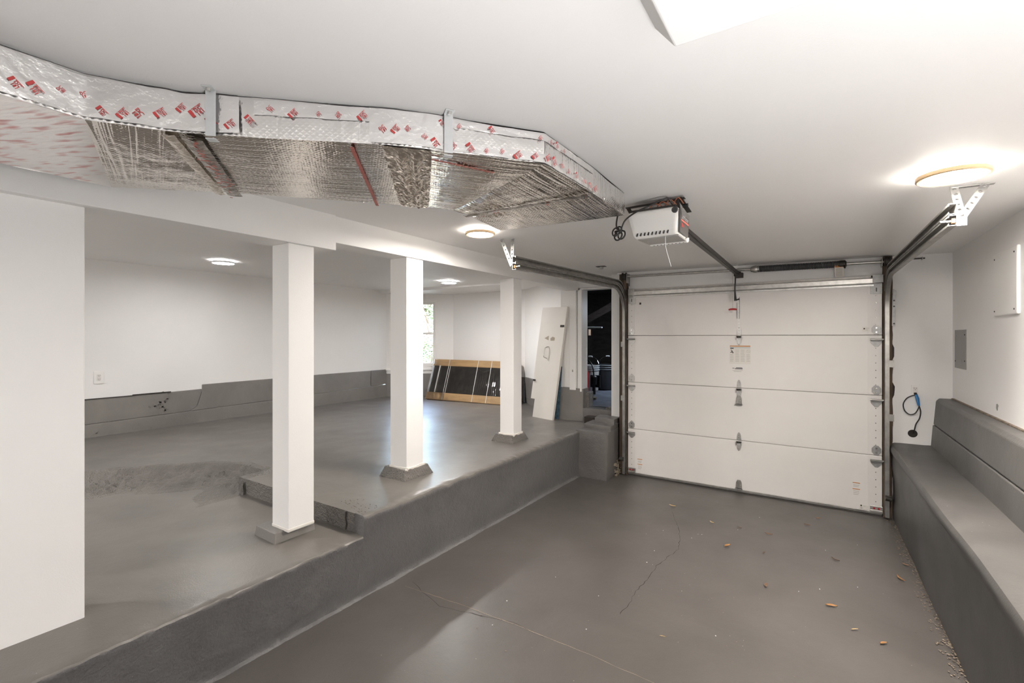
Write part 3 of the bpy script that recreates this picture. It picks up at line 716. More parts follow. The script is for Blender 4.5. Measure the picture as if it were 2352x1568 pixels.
m_tapedull = mat('dull_foil_tape', (.50, .47, .43), .22, .95, bump=.5, bscale=40)
m_tapetan = mat('tan_foil_tape', (.86, .78, .68), .25, .9, bump=.5, bscale=40)
seam_tape((-1.60, .655), (-2.085, 1.02), .055, m_tapedull)
seam_tape((-1.625, .60), (-2.115, .975), .035, m_tapetan)
b2 = MB()
for i in range(34):
    t = random.random(); which = random.random() < .75
    px = (-1.60 - .485 * t, .655 + .365 * t) if which else (-.82 - .65 * t, 1.845 - .02 * t)
    c = Vector((px[0] + random.uniform(-.02, .02), px[1] + random.uniform(-.02, .02), ZD - .021)); a = random.uniform(0, PI); r = random.uniform(.004, .010)
    b2.obox(c, (r * math.cos(a), r * math.sin(a), 0), (-.4 * r * math.sin(a), .4 * r * math.cos(a), 0), (0, 0, .0006))
seam_tape((-.815, 1.845), (-1.47, 1.825), .05, m_tapedull)
stuff(b2.build('seam_print', m_redline, duct))
b = MB()
for p, q in (((-1.245, .965), (-1.695, 1.455)), ((-1.10, 1.18), (-1.00, 1.40))):
    p, q = Vector((*p, ZD - .0102)), Vector((*q, ZD - .0102)); t = q - p; L = t.length; t.normalize(); sd_ = Vector((-t.y, t.x, 0)); x = 0
    while x < L:
        w_ = random.uniform(.006, .014); b.obox(p + t * (x + w_ / 2) + sd_ * random.uniform(-.001, .001), t * w_ / 2, sd_ * .0065, Z * .0006); x += w_ + random.uniform(.001, .004)
stuff(b.build('red_print_line', m_redline, duct))
# printed marks on the tape: red block with DC over 181
tv1, tf1 = text_mesh('DC', .019, .0004); tv2, tf2 = text_mesh('181', .019, .0004); b = MB()
def mark(s_, z, ang, sc, full):
    p, d, k = path_pt(s_); nn = Vector((d.y, -d.x, 0)); o = Vector((p.x, p.y, z)) + nn * (.0108 if (k == 2 and ARC[2] + .2 < s_ + 0 < ARC[3] - .06) or k >= 4 else .0128)
    ca, sa = math.cos(ang), math.sin(ang); ux = d * ca + Z * sa; uy_ = -d * sa + Z * ca
    if full:
        b.add([o + (ux * x + uy_ * y) * sc for x, y in ((-.026, -.015), (-.014, -.015), (-.014, .013), (-.026, .013))], [(0, 1, 2, 3)])
        b.add([o + (ux * x + uy_ * y) * sc for x, y in ((-.012, .010), (.026, .010), (.026, .0125), (-.012, .0125))], [(0, 1, 2, 3)])
    b.add([o + (ux * (x + .006) + uy_ * (y + .002)) * sc for x, y in tv1], tf1)
    b.add([o + (ux * (x + .008) + uy_ * (y - .013)) * sc for x, y in tv2], tf2)
s_ = .95
while s_ < ARC[6] + .02:
    k = path_pt(s_)[2]; big = random.random() < .6
    if k == 2 and s_ > ARC[2] + .2 and s_ < ARC[3] - .06: mark(s_, 2.286 + random.uniform(-.008, .006), random.choice((-.75, -.9, .8)), random.uniform(.45, .7), big); s_ += random.uniform(.05, .085)
    elif k >= 4:
        mark(s_, 2.220 + random.uniform(-.004, .006), random.choice((-.9, -.7, .7)), random.uniform(.5, .72), big)
        if random.random() < .7: mark(s_ + .02, 2.289, -.9, random.uniform(.4, .6), random.random() < .4)
        s_ += random.uniform(.045, .07)
    else: mark(s_, random.uniform(2.222, 2.288), random.choice((-.8, .7, .5, .9)), random.uniform(.55, .85), big); s_ += random.uniform(.035, .06)
stuff(b.build('tape_print', m_red, duct))
# hanger straps
def duct_strap(s_, label):
    p, d, k = path_pt(s_); nn = Vector((d.y, -d.x, 0)); o = Vector((p.x, p.y, 0)) + nn * .021
    t = thing('hanger_strap', (o.x, o.y, ZD - .01), label, 'strap', 'metal straps holding the duct')
    zc = ceil_z(o.x)
    bb = MB(); bb.obox(o + Z * ((ZD - .012 + zc) / 2), d * .0145, nn * .0012, Z * ((zc - ZD + .012) / 2)); bb.obox(o + Z * (ZD - .0195) - nn * .012, d * .0145, nn * .013, Z * .0012)
    bb.obox(o + Z * (zc - .003) + nn * .014, d * .0145, nn * .015, Z * .0012)
    bb.build('strip', m_zinc, t, bevel=.0008)
    MB().lathe([(0, -.008), (.006, -.008), (.007, -.003), (.007, 0)], o + Z * (zc - .004) + nn * .014, 12).build('screw', m_galv, t)
duct_strap(ARC[2] + .085, 'galvanised strap at the left kink of the foil duct')
duct_strap(ARC[4] + .075, 'galvanised strap at the right half of the foil duct')

# ------------------------------------------------------------------ ceiling lights
def led(x, y, r, label, mring, col, power, first=True):
    zc = ceil_z(x) - .001
    t = thing('ceiling_light', (x, y, zc), label, 'ceiling light', 'round flush ceiling lights')
    em = mat('lit_diffuser_%d' % int(power * 10 + r * 1000), (.9, .9, .9), .5, emit=(col, power))
    MB().lathe([(0, -.0265), (r * .5, -.027), (r * .86, -.0265), (r * .875, -.022)], (x, y, zc), 48).build('diffuser', em, t, smooth=True)
    MB().lathe([(r * .85, -.024), (r * .86, -.031), (r * .95, -.033), (r, -.029), (r, -.013), (r * .93, -.013), (r * .85, -.024)], (x, y, zc), 64).build('ring', mring, t, smooth=True)
    em2 = mat('lit_halo_%d' % int(power * 10 + r * 1000), (.9, .9, .9), .5, emit=(col, power * .16))
    MB().lathe([(r * .94, -.0135), (r * .94, 0)], (x, y, zc), 48).build('halo_rim', em2, t, smooth=True)
    return t
led(.487, 2.69, .122, 'large round lit ceiling light with bronze ring at right above door track', m_nickel, WARM, LED_GARAGE)
led(-1.99, 2.63, .105, 'round lit ceiling light with bronze ring beside the foil duct end', m_nickel, WARM, LED_BEAM)
led(-5.26, 2.45, .115, 'round lit ceiling light in the raised room between partition and near post', m_nickel2, NEUTRAL, LED_ROOM)
led(-4.35, 5.02, .115, 'round lit ceiling light in the raised room near the window', m_nickel2, NEUTRAL, LED_BAY)
# ------------------------------------------------------------------ garage door
DX0, DX1, DY = -1.815, .487, 5.215
gd = thing('garage_door', ((DX0 + DX1) / 2, DY, 0), 'closed white four-section garage door seen from inside', 'garage door')
for k in range(4):
    z0 = k * .5334 + (.035 if k == 0 else .0017); z1 = (k + 1) * .5334 - .0017
    p = MB().box(DX0, DX1, DY, DY + .04, z0, z1).build('door_panel', m_door, gd, bevel=.004)
    for x0, x1 in ((DX0 + .002, DX0 + .085), (DX1 - .10, DX1 - .002)):
        MB().box(x0, x1, DY - .0025, DY, z0 + .004, z1 - .004).build('end_stile', m_stile, p, bevel=.0015)
    b = MB()
    for x in (DX0 + .045, DX1 - .045):
        for q in range(6): b.lathe([(0, -.003), (.004, -.003), (.005, 0)], (x, DY - .0025, z0 + .09 + q * .065), 8, (0, 1, 0))
    stuff(b.build('screws', m_galvdull, p))
MB().box(DX0, DX1, DY - .002, DY + .045, .012, .036).build('bottom_retainer', m_galvdull, gd, bevel=.003)
MB().box(DX0, DX1, DY + .002, DY + .04, -.004, .014).build('bottom_seal', m_rubber, gd, bevel=.005)
# stiffening strut on the top section
spf = [(.0, 2.036), (-.012, 2.036), (-.014, 2.050), (-.045, 2.056), (-.047, 2.062), (-.047, 2.098), (-.044, 2.104), (-.014, 2.108), (-.012, 2.124), (.0, 2.124)]
b = MB().ext(spf, (DX0 + .07, DY, 0), (0, 1, 0), (0, 0, 1), (1, 0, 0), 0, DX1 - DX0 - .13); b.build('strut', m_galv, gd)
def hinge(z, handle=False):
    b = MB(); x = -.656
    b.ext([(-.022, .0), (.022, 0), (.017, .05), (.010, .072), (0, .08), (-.010, .072), (-.017, .05)], (x, DY - .001, z + .004), (1, 0, 0), (0, 0, 1), (0, -1, 0), 0, .004)
    b.ext([(-.024, -.03), (.024, -.03), (.018, -.075), (.010, -.097), (0, -.104), (-.010, -.097), (-.018, -.075)], (x, DY - .001, z), (1, 0, 0), (0, 0, 1), (0, -1, 0), 0, .004)
    for s_ in (-1, 1): b.obox((x + s_ * .023, DY - .014, z - .028), (.002, 0, 0), (0, .012, 0), (0, 0, .02))
    h = b.build('center_hinge', m_galv, gd, bevel=.0012)
    MB().tube([(x - .026, DY - .016, z - .014), (x + .026, DY - .016, z - .014)], .008, 10).build('hinge_pin', m_darksteel, h, smooth=True)
    b = MB()
    for dz in (.03, .055, -.055, -.08): b.lathe([(0, -.004), (.0055, -.004), (.007, 0)], (x, DY - .005, z + dz), 10, (0, 1, 0))
    stuff(b.build('hinge_screws', m_chrome, h))
for z in (.5334, 1.0668, 1.6002): hinge(z)
def lift_handle(z, w=.035):
    b = MB(); x = -.656
    b.ext([(-.028, 0), (.028, 0), (.024, .06), (.014, .082), (-.014, .082), (-.024, .06)], (x, DY - .001, z), (1, 0, 0), (0, 0, 1), (0, -1, 0), 0, .012)
    b.box(x - .036, x + .034, DY - .032, DY - .001, z - .010, z - .004)
    o = b.build('lift_handle', m_galvdull, gd, bevel=.002)
    b = MB()
    for dx in (-.014, .014): b.lathe([(0, -.003), (.005, -.003), (.006, 0)], (x + dx, DY - .013, z + .035), 10, (0, 1, 0))
    stuff(b.build('handle_screws', m_chrome, o))
lift_handle(.905); lift_handle(.052)
# roller hinges at both edges
for x, sgn, m in ((-1.768, -1, m_galv), (.446, 1, m_galvlight)):
    for z in (.5334, 1.0668, 1.6002):
        b = MB()
        b.ext([(.036 * math.cos(a * PI / 4 + .39), .045 * math.sin(a * PI / 4 + .39)) for a in range(8)], (x, DY - .003, z + .046), (1, 0, 0), (0, 0, 1), (0, -1, 0), 0, .005)
        b.ext([(-.04, 0), (.04, 0), (.038, -.022), (.010, -.055), (-.010, -.055), (-.038, -.022)], (x, DY - .003, z - .048), (1, 0, 0), (0, 0, 1), (0, -1, 0), 0, .005)
        b.box(x - .042, x + .042, DY - .035, DY - .003, z - .050, z - .046)
        h = b.build('roller_hinge', m, gd, bevel=.0012)
        MB().tube([(x - sgn * .045, DY - .03, z - .038), (x + sgn * .050, DY - .03, z - .038)], .0075, 10).build('roller_stem', m_galvdull, h, smooth=True)
        b = MB()
        for dz in (.064, .026): b.lathe([(0, -.004), (.007, -.004), (.009, 0)], (x, DY - .008, z + dz), 10, (0, 1, 0))
        stuff(b.build('bolts', m_chrome, h))
    b = MB(); b.box(x - .042, x + .042, DY - .008, DY - .002, 1.965, 2.065); b.box(x - .03, x + .045, DY - .05, DY - .045, 2.06, 2.13)
    tb = b.build('top_bracket', m, gd, bevel=.0015)
    MB().box(x - .004, x + .004, DY - .0095, DY - .008, 1.985, 2.02).build('slot', m_blackink, tb)
    MB().tube([(x - sgn * .04, DY - .04, 2.118), (x + sgn * .050, DY - .03, 2.118)], .0075, 10).build('roller_stem', m_darksteel, tb, smooth=True)
    b = MB(); b.box(x - .045, x + .045, DY - .014, DY - .002, .030, .088); b.box(x - .045, x + .045, DY - .022, DY - .014, .040, .052)
    bb = b.build('bottom_bracket', m_galv, gd, bevel=.002)
    b = MB()
    for dx in (-.016, .016): b.lathe([(0, -.005), (.008, -.005), (.009, 0)], (x + dx, DY - .014, .068), 12, (0, 1, 0))
    stuff(b.build('red_fasteners', m_redplastic, bb))
# perforated opener bracket on the top section
b = MB(); b.strap((-.655, DY - .006, 2.03), (-.655, DY - .006, 1.60), .026, (0, -1, 0), 14)
b.build('opener_bracket', m_trim, gd, solid=.003)
b = MB()
for x in (-.674, -.650): b.tube([(x, DY - .012, 1.99 if x > -.66 else 1.93), (x, DY - .012, 1.77)], .0022, 6)
b.build('bracket_rod', m_galvdull, gd)
# printed labels
def lab(x0, x1, z0, z1, bars, name='warning_label'):
    b = MB(); y = DY - .0032; b.m = 0; b.box(x0, x1, y, DY - .0022, z0, z1)
    w, h = x1 - x0, z1 - z0
    for m_, a, c, e, g in bars:
        b.m = m_; b.box(x0 + a * w, x0 + c * w, y - .0005, y, z0 + e * h, z0 + g * h)
    return b.build(name, [m_door if name == 'faint_label' else m_paper, m_orange, m_greyink, m_blackink, m_blueink], gd)
bars = [(1, .02, .98, .94, .995), (4, .02, .98, .87, .9), (3, .04, .2, .82, .87)]
for cx_, w_ in ((.03, .17), (.28, .2), (.53, .2), (.80, .17)):
    for r_ in range(8):
        if cx_ in (.03, .80) and r_ < 3: continue
        bars.append((2, cx_, cx_ + w_ * random.uniform(.8, 1), .74 - r_ * .085, .765 - r_ * .085))
# running figure pictogram and barred circle
bars += [(3, .07, .10, .72, .78), (3, .09, .15, .64, .72), (3, .13, .19, .58, .65), (3, .05, .10, .60, .65)]
L1 = lab(-.744, -.549, 1.31, 1.497, bars, 'warning_label')
b = MB(); c = Vector((-.570, DY - .0042, 1.440)); ring = [c + Vector((.016 * math.cos(a * PI / 12), 0, .016 * math.sin(a * PI / 12))) for a in range(24)]
b.tube(ring, .0011, 5, True); b.tube([c + Vector((-.011, 0, .011)), c + Vector((.011, 0, -.011))], .0011, 5); b.build('prohibition_sign', m_greyink, L1)
lab(-.717, -.62, 1.225, 1.278, [(3, .0, .2, .72, .82), (3, .34, .95, .8, .92), (3, .24, .98, .62, .76), (2, .0, .98, .34, .44), (2, .12, .85, .1, .2)], 'faint_label')
lab(-1.702, -1.648, .075, .20, [(1, 0, 1, .94, 1), (2, .1, .9, .78, .82), (2, .1, .8, .68, .72), (1, 0, 1, .48, .54), (2, .1, .9, .34, .38), (2, .1, .9, .22, .26), (2, .1, .8, .1, .14)], 'faint_label')
lab(.276, .330, .15, .272, [(1, 0, 1, .94, 1), (2, .1, .9, .78, .82), (2, .1, .8, .68, .72), (1, 0, 1, .48, .54), (2, .1, .9, .34, .38), (2, .1, .9, .22, .26), (2, .1, .8, .1, .14)], 'faint_label')
lab(.345, .40, 1.632, 1.672, [(3, .18, .38, .5, .8), (2, .5, .95, .7, .78), (2, .5, .8, .3, .4)], 'warning_label')
lab(.325, .40, .042, .080, [(3, .1, .25, .6, .95), (2, .35, .6, .7, .8), (2, .1, .3, .1, .4)], 'warning_label')
MB().box(-1.681, -1.660, DY - .003, DY - .001, 1.952, 1.974).build('lock_hole', m_blackink, gd)

# ------------------------------------------------------------------ door tracks
def cprof(sgn, w=.030, h=.048, t=.0025, lip=.010):
    """C section opening towards the door centre (lateral sign sgn)"""
    h2 = h / 2
    out = [(0, -h2), (w, -h2), (w, -h2 + lip), (w - t, -h2 + lip), (w - t, -h2 + t), (t, -h2 + t), (t, h2 - t), (w - t, h2 - t), (w - t, h2 - lip), (w, h2 - lip), (w, h2), (0, h2)]
    return [(-a * sgn * -1 if False else a * sgn, c) for a, c in out]
def arc_path(y0, z0, y1, z1, yv, r, zend):
    P = [(y0, z0), (y1, z1)]
    for k in range(1, 13):
        a = PI / 2 * k / 12; P.append((yv - r + r * math.sin(a), z1 - r + r * math.cos(a)))
    P.append((yv, zend)); return P
def track(xb, sgn, zl0, zl1, zu0, zu1, label, plate):
    t = thing('door_track', (xb, 4.2, 0), label, 'door track', 'steel tracks of the garage door')
    yv = 5.165; r = .30
    lo = arc_path(2.84, zl0, yv - r, zl1, yv, r, .02)
    hp = [p for p in lo if p[1] > zl1 - r * .98]
    MB().sweep([(xb, y, z) for y, z in lo[:2]], cprof(sgn)).build('horizontal_rail', m_galvdull, t)
    MB().sweep([(xb, y, z) for y, z in lo[1:-1]], cprof(sgn)).build('curved_rail', m_galvdull, t, smooth=True)
    MB().sweep([(xb, y, z) for y, z in lo[-2:]], cprof(sgn)).build('vertical_rail', m_galvdull, t)
    up = [(2.84, zu0), (yv - .22, zu1)]
    for k in range(1, 10):
        a = PI / 2 * k / 9 * .86; up.append((yv - .22 + .24 * math.sin(a), zu1 - .24 + .24 * math.cos(a)))
    MB().sweep([(xb, y, z) for y, z in up], cprof(sgn)).build('upper_rail', m_galvdull, t, smooth=True)
    # end bolt with orange cap
    x = xb + sgn * .004
    MB().tube([(x, 2.86, zl0), (x + sgn * .05, 2.86, zl0)], .005, 8).build('stop_bolt', m_chrome, t)
    MB().lathe([(0, 0), (.012, 0), (.012, .012), (0, .012)], (x, 2.86, zl0), 6, (sgn, 0, 0)).build('bolt_head', m_orange, t)
    # brackets that fix the vertical rail to the jamb
    for z in (.88, 1.5 if sgn > 0 else 1.35):
        b = MB(); b.box(min(xb, xb - sgn * .035), max(xb, xb - sgn * .035), 5.188, 5.192, z - .03, z + .03); b.box(xb - .002, xb + .002, 5.16, 5.2, z - .03, z + .03)
        b.build('jamb_bracket', m_galvdull, t, bevel=.001)
    return t
XL, XR = -1.856, .530
tl = track(XL, 1, 2.098, 2.142, 2.148, 2.195, 'left garage door track running beside the white beam', False)
tr = track(XR, -1, 2.108, 2.118, 2.160, 2.170, 'right garage door track hanging below the large ceiling light', True)
# hangers
def hanger(t, a0, a1, foot, cells=6):
    b = MB()
    b.strap(a0, foot, .030, (0, -1, .0), cells); b.strap(a1, foot, .030, (0, -1, .0), cells)
    b.build('hanger', m_galvlight, t, solid=.003)
    b = MB(); b.lathe([(0, -.006), (.009, -.006), (.011, 0)], (foot[0], foot[1] - .004, foot[2] + .02), 10, (0, 1, 0)); b.build('hanger_bolt', m_chrome, t)
hanger(tr, (.545, 2.985, ceil_z(.5) - .001), (.655, 2.985, ceil_z(.6) - .001), (.548, 2.86, 2.12))
b = MB(); b.obox((.548, 2.862, 2.115), (.018, 0, 0), (0, .0015, 0), (0, 0, .03)); b.build('hanger_foot', m_galvlight, tr)
hanger(tl, (-2.03, 2.955, ceil_z(-2) - .001), (-1.945, 2.985, ceil_z(-1.9) - .001), (-1.874, 2.86, 2.11))
b = MB(); b.obox((.61, 2.995, ceil_z(.62) - .003), (.075, 0, -.001), (0, .016, 0), (0, 0, .0015)); b.build('ceiling_strip', m_galvlight, tr)
# flag bracket plate by the right vertical rail
b = MB(); b.ext([(0, 1.68), (.022, 1.68), (.026, 1.9), (.030, 1.985), (.010, 2.0), (.004, 1.95)], (.551, 5.196, 0), (1, 0, 0), (0, 0, 1), (0, -1, 0), 0, .003)
fb = b.build('flag_bracket', m_galvlight, tr, bevel=.001)
b = MB()
for z in (1.90, 1.85, 1.70): b.lathe([(0, -.006), (.006, -.006), (.007, 0)], (.566, 5.193, z), 8, (0, 1, 0))
stuff(b.build('bracket_bolts', m_darksteel, fb))
b = MB(); b.ext([(0, 2.0), (-.03, 2.0), (-.03, 2.1), (-.01, 2.12), (0, 2.1)], (-1.845, 5.196, 0), (1, 0, 0), (0, 0, 1), (0, -1, 0), 0, .003); b.build('flag_bracket', m_galvdull, tl)
# pulleys / cable gear low on both verticals
for t, x in ((tl, -1.862), (tr, .522)):
    b = MB(); b.box(x - .022, x + .022, 5.12, 5.145, .17, .215); b.tube([(x - .02, 5.11, .20), (x + .02, 5.11, .19)], .018, 10)
    b.build('bottom_fixture', m_darksteel, t, bevel=.003)

# ------------------------------------------------------------------ torsion spring shaft over the door
ts = thing('torsion_spring', (-.6, 5.18, 2.27), 'grey torsion spring and steel shaft above the garage door', 'torsion spring')
MB().tube([(-1.86, 5.185, 2.278), (.60, 5.185, 2.240)], .0125, 12).build('shaft', m_galv, ts, smooth=True)
def shz(x): return 2.278 - (x + 1.86) / 2.46 * .038
pts = []; turns = 52; x0, x1 = -.50, .185
MB().tube([(x0, 5.185, shz(x0)), (x1, 5.185, shz(x1))], .026, 16).build('spring_core', m_darksteel, ts, smooth=True)
for i in range(turns * 10 + 1):
    t = i / (turns * 10); a = 2 * PI * turns * t; x = x0 + (x1 - x0) * t; pts.append((x, 5.185 + .0275 * math.cos(a), shz(x) + .0275 * math.sin(a)))
MB().tube(pts, .0058, 5).build('coil', mat('spring_steel', (.10, .104, .108), .5, .7, var=.25, scale=20), ts, smooth='all')
MB().lathe([(.013, -.03), (.030, -.028), (.034, -.005), (.034, .03), (.022, .04), (.013, .04)], (x1 + .005, 5.185, shz(x1)), 20, (1, 0, 0)).build('winding_cone', m_darksteel, ts, smooth=True)
MB().lathe([(.013, -.05), (.024, -.045), (.036, -.012), (.036, 0), (.028, .03), (.013, .03)], (x0, 5.185, shz(x0)), 20, (1, 0, 0)).build('anchor_cone', m_galv, ts, smooth=True)
b = MB(); b.tube([(x1 + .03, 5.165, 2.235), (x1 + .03, 5.10, 2.20)], .006, 6); b.build('set_bolt', m_darksteel, ts)
for x in (-1.845, .517):
    b = MB(); b.lathe([(.014, -.024), (.044, -.024), (.044, -.016), (.036, -.012), (.036, .012), (.044, .016), (.044, .024), (.014, .024)], (x, 5.185, shz(x)), 24, (1, 0, 0))
    b.build('cable_drum', m_darksteel, ts, smooth=True)
    sg = 1 if x < 0 else -1
    b = MB(); b.box(x + sg * .035 - .003, x + sg * .035 + .003, 5.15, 5.25, 2.20, shz(x) + .03); b.box(x - .02, x + .045, 5.235, 5.24, 2.17, shz(x) + .03)
    b.build('bearing_plate', m_galvdull, ts, bevel=.002)
    b = MB(); b.tube([(x, 5.205, 2.24), (x + sg * .004, 5.20, .07)], .0016, 5); b.build('lift_cable', m_galvdull, ts)
b = MB(); b.m = 0; b.quad((.140, 5.158, 2.236), (.206, 5.158, 2.236), (.214, 5.205, 2.135), (.146, 5.205, 2.135))
b.m = 1; b.quad((.142, 5.1568, 2.236), (.204, 5.1568, 2.236), (.206, 5.166, 2.217), (.144, 5.166, 2.217))
b.m = 2
for k in range(6):
    t = .3 + k * .11; y = 5.158 + .047 * t - .0015; z = 2.236 - .101 * t; b.quad((.152, y, z), (.200, y, z), (.201, y + .002, z - .006), (.152, y + .002, z - .006))
b.build('warning_tag', [m_paper, m_orange, m_greyink], ts, solid=.001)

# ------------------------------------------------------------------ opener
OX = -.664
op = thing('garage_door_opener', (-.715, 2.55, 2.10), 'white ceiling-mounted garage door opener with dark label and rail to the door', 'door opener')
b = MB()
b.hexa([(-.822, 2.452, 2.108), (-.594, 2.452, 2.108), (-.590, 2.640, 2.108), (-.822, 2.640, 2.108)],
       [(-.858, 2.432, 2.252), (-.585, 2.432, 2.252), (-.580, 2.655, 2.252), (-.858, 2.655, 2.252)])
b.build('housing', m_opener, op, bevel=.022, seg=4)
b = MB()
b.hexa([(-.805, 2.470, 2.1035), (-.592, 2.462, 2.1035), (-.590, 2.630, 2.1035), (-.79, 2.630, 2.1035)], [(-.805, 2.470, 2.112), (-.592, 2.462, 2.112), (-.590, 2.630, 2.112), (-.79, 2.630, 2.112)])
b.build('bottom_panel', m_openergrey, op, bevel=.002)
MB().hexa([(-.79, 2.640, 2.095), (-.585, 2.640, 2.095), (-.583, 2.662, 2.10), (-.79, 2.662, 2.10)], [(-.79, 2.63, 2.12), (-.585, 2.63, 2.12), (-.580, 2.668, 2.13), (-.80, 2.668, 2.13)]).build('rear_lens', m_opener, op, bevel=.006)
b = MB()
for k in range(9):
    x = -.80 + k * .020; b.obox((x, 2.4485 - .0015, 2.127), (.0028, 0, 0), (0, .004, .0), (.002, .0012, .008))
for k in range(9):
    x = -.765 + k * .020; b.obox((x, 2.640, 2.103), (.003, 0, 0), (0, .001, 0), (.002, .001, .006))
stuff(b.build('vent_slots', m_blackink, op))
# label face on the side towards the right
b = MB(); b.add([(-.5855, 2.462, 2.122), (-.5835, 2.628, 2.122), (-.5785, 2.640, 2.236), (-.5825, 2.448, 2.236)], [(0, 1, 2, 3)])
lp = b.build('label_panel', m_label, op, solid=.006)
lo_, lu, lv = Vector((-.5805, 2.545, 2.180)), Vector((.012, 1, 0)).normalized(), Vector((.035, 0, 1)).normalized(); ln = Vector((1, -.012, -.035)).normalized()
def on_label(name, vs2, fs2, m, cu, cv, h=.0035): return MB().add([lo_ + lu * (cu + a) + lv * (cv + c) + ln * h for a, c in vs2], fs2).build(name, m, lp)
tv, tf = text_mesh('LiftMaster', .034); on_label('brand_text', tv, tf, m_white, 0, .024)
R_ = lambda w, h: ([(-w, -h), (w, -h), (w, h), (-w, h)], [(0, 1, 2, 3)])
on_label('red_stripe', *R_(.080, .0045), mat('pink_red_stripe', (.78, .20, .16), .5), 0, .004)
on_label('small_text_bar', *R_(.028, .003), m_greyink, -.045, .046)
on_label('red_mark', [(-.034, -.009), (-.012, -.009), (-.012, .010), (-.034, .010), (-.006, -.009), (.006, -.009), (.006, .008), (-.006, .008)], [(0, 1, 2, 3), (4, 5, 6, 7)], m_red, -.035, -.020)['kind'] = 'stuff'
MB().add([lo_ + lu * a + lv * c + ln * .0035 for a, c in ((-.083, .036), (.088, .036), (.092, .060), (-.088, .060))], [(0, 1, 2, 3)]).build('silver_band', m_galvlight, lp)
# chassis above the cover
MB().box(-.845, -.60, 2.445, 2.65, 2.245, 2.262).build('chassis', m_darksteel, op, bevel=.003)
b = MB(); b.bar((-.87, 2.47, 2.285), (-.56, 2.47, 2.292), .030, .004); b.bar((-.585, 2.455, 2.295), (-.572, 2.62, 2.255), .025, .004); b.bar((-.86, 2.47, 2.288), (-.845, 2.5, 2.25), .025, .004)
b.bar((-.60, 2.47, 2.292), (-.60, 2.5, 2.25), .02, .004); b.build('mounting_strap', m_darksteel, op, bevel=.001)
MB().tube([(-.578, 2.50, 2.262), (-.552, 2.50, 2.262)], .010, 8).build('knob', m_black, op)
MB().lathe([(0, -.003), (.014, -.003), (.017, .004)], (-.604, 2.4355, 2.232), 14, (0, 1, 0)).build('cover_hole', m_blackink, op)
# rail (inverted T) to the header bracket, trolley arm, release cord
rp = [(-.013, -.02), (.013, -.02), (.013, -.012), (.022, -.012), (.022, .012), (-.022, .012), (-.022, -.012), (-.013, -.012)]
MB().sweep([(OX, 2.62, 2.225), (OX, 5.14, 2.222)], rp).build('rail', m_darksteel, op)
b = MB(); b.box(OX - .030, OX + .035, 5.13, 5.26, 2.195, 2.236); b.box(OX - .012, OX + .055, 5.12, 5.17, 2.175, 2.225)
b.build('header_bracket', m_darksteel, op, bevel=.004)
b = MB(); b.tube([(OX - .012, 5.13, 2.215), (OX - .016, 5.11, 2.05), (OX - .012, 5.16, 1.955)], .0065, 8); b.obox((OX - .015, 5.10, 2.03), (.005, 0, 0), (0, .012, 0), (0, 0, .085)); b.tube([(OX - .012, 5.16, 1.955), (OX + .01, 5.198, 1.968)], .007, 8)
b.build('door_arm', m_black, op)
b = MB(); b.tube([(OX - .035, 5.10, 2.225), (OX - .034, 5.10, 1.868)], .0016, 6); rc = b.build('release_cord', m_greyink, op)
MB().tube([(OX - .072, 5.10, 1.857), (OX - .055, 5.10, 1.861), (OX - .034, 5.10, 1.862), (OX - .013, 5.10, 1.861), (OX + .004, 5.10, 1.857)], [.007, .0095, .010, .0095, .007], 10).build('release_handle', m_redplastic, rc, smooth=True)
# power cord: over the cover, hanging in a knotted coil
def smooth_path(pts, n=8):
    P = [Vector(p) for p in pts]; out = []
    for i in range(len(P) - 1):
        p0, p1, p2, p3 = P[max(i - 1, 0)], P[i], P[i + 1], P[min(i + 2, len(P) - 1)]
        for k in range(n):
            t = k / n; out.append(.5 * ((2 * p1) + (p2 - p0) * t + (2 * p0 - 5 * p1 + 4 * p2 - p3) * t * t + (3 * p1 - p0 - 3 * p2 + p3) * t ** 3))
    out.append(P[-1]); return out
kx, ky, kz = -.885, 2.40, 2.152
pw = [(-.62, 2.47, 2.262), (-.632, 2.425, 2.288), (-.66, 2.412, 2.285), (-.72, 2.405, 2.262), (-.79, 2.402, 2.240), (-.85, 2.402, 2.205), (kx + .012, ky, kz + .006)]
for a, rr, ox, oz in ((0, .024, -.014, -.006), (1, .026, -.004, -.026), (2, .024, .012, -.022), (3, .022, -.008, .006)):
    for q in range(8):
        g = q / 8 * 2 * PI + a * 1.1; pw.append((kx + ox + rr * .8 * math.cos(g), ky - .008 + .008 * a + .01 * math.sin(g), kz + oz + rr * math.sin(g)))
pw += [(kx - .004, ky, kz + .004), (kx - .018, ky + .01, kz + .03), (kx - .028, ky + .05, kz + .085), (kx - .03, ky + .10, kz + .14)]
MB().tube(smooth_path(pw, 5), .0042, 8).build('power_cord', m_cord, op, smooth='all')
b = MB()
for k in range(4): b.tube(smooth_path([(-.74 + .04 * k, 2.46, 2.262), (-.71 + .04 * k, 2.45, 2.282 + .004 * k), (-.67 + .035 * k, 2.46, 2.262)], 5), .0028, 6)
b.build('wires', mat('wire_orange', (.30, .09, .04), .5), op)
MB().tube(smooth_path([(-.655, 2.46, 2.112), (-.652, 2.452, 2.05), (-.634, 2.45, 1.98), (-.624, 2.45, 1.945)], 6), .0011, 5).build('pull_string', m_white, op)

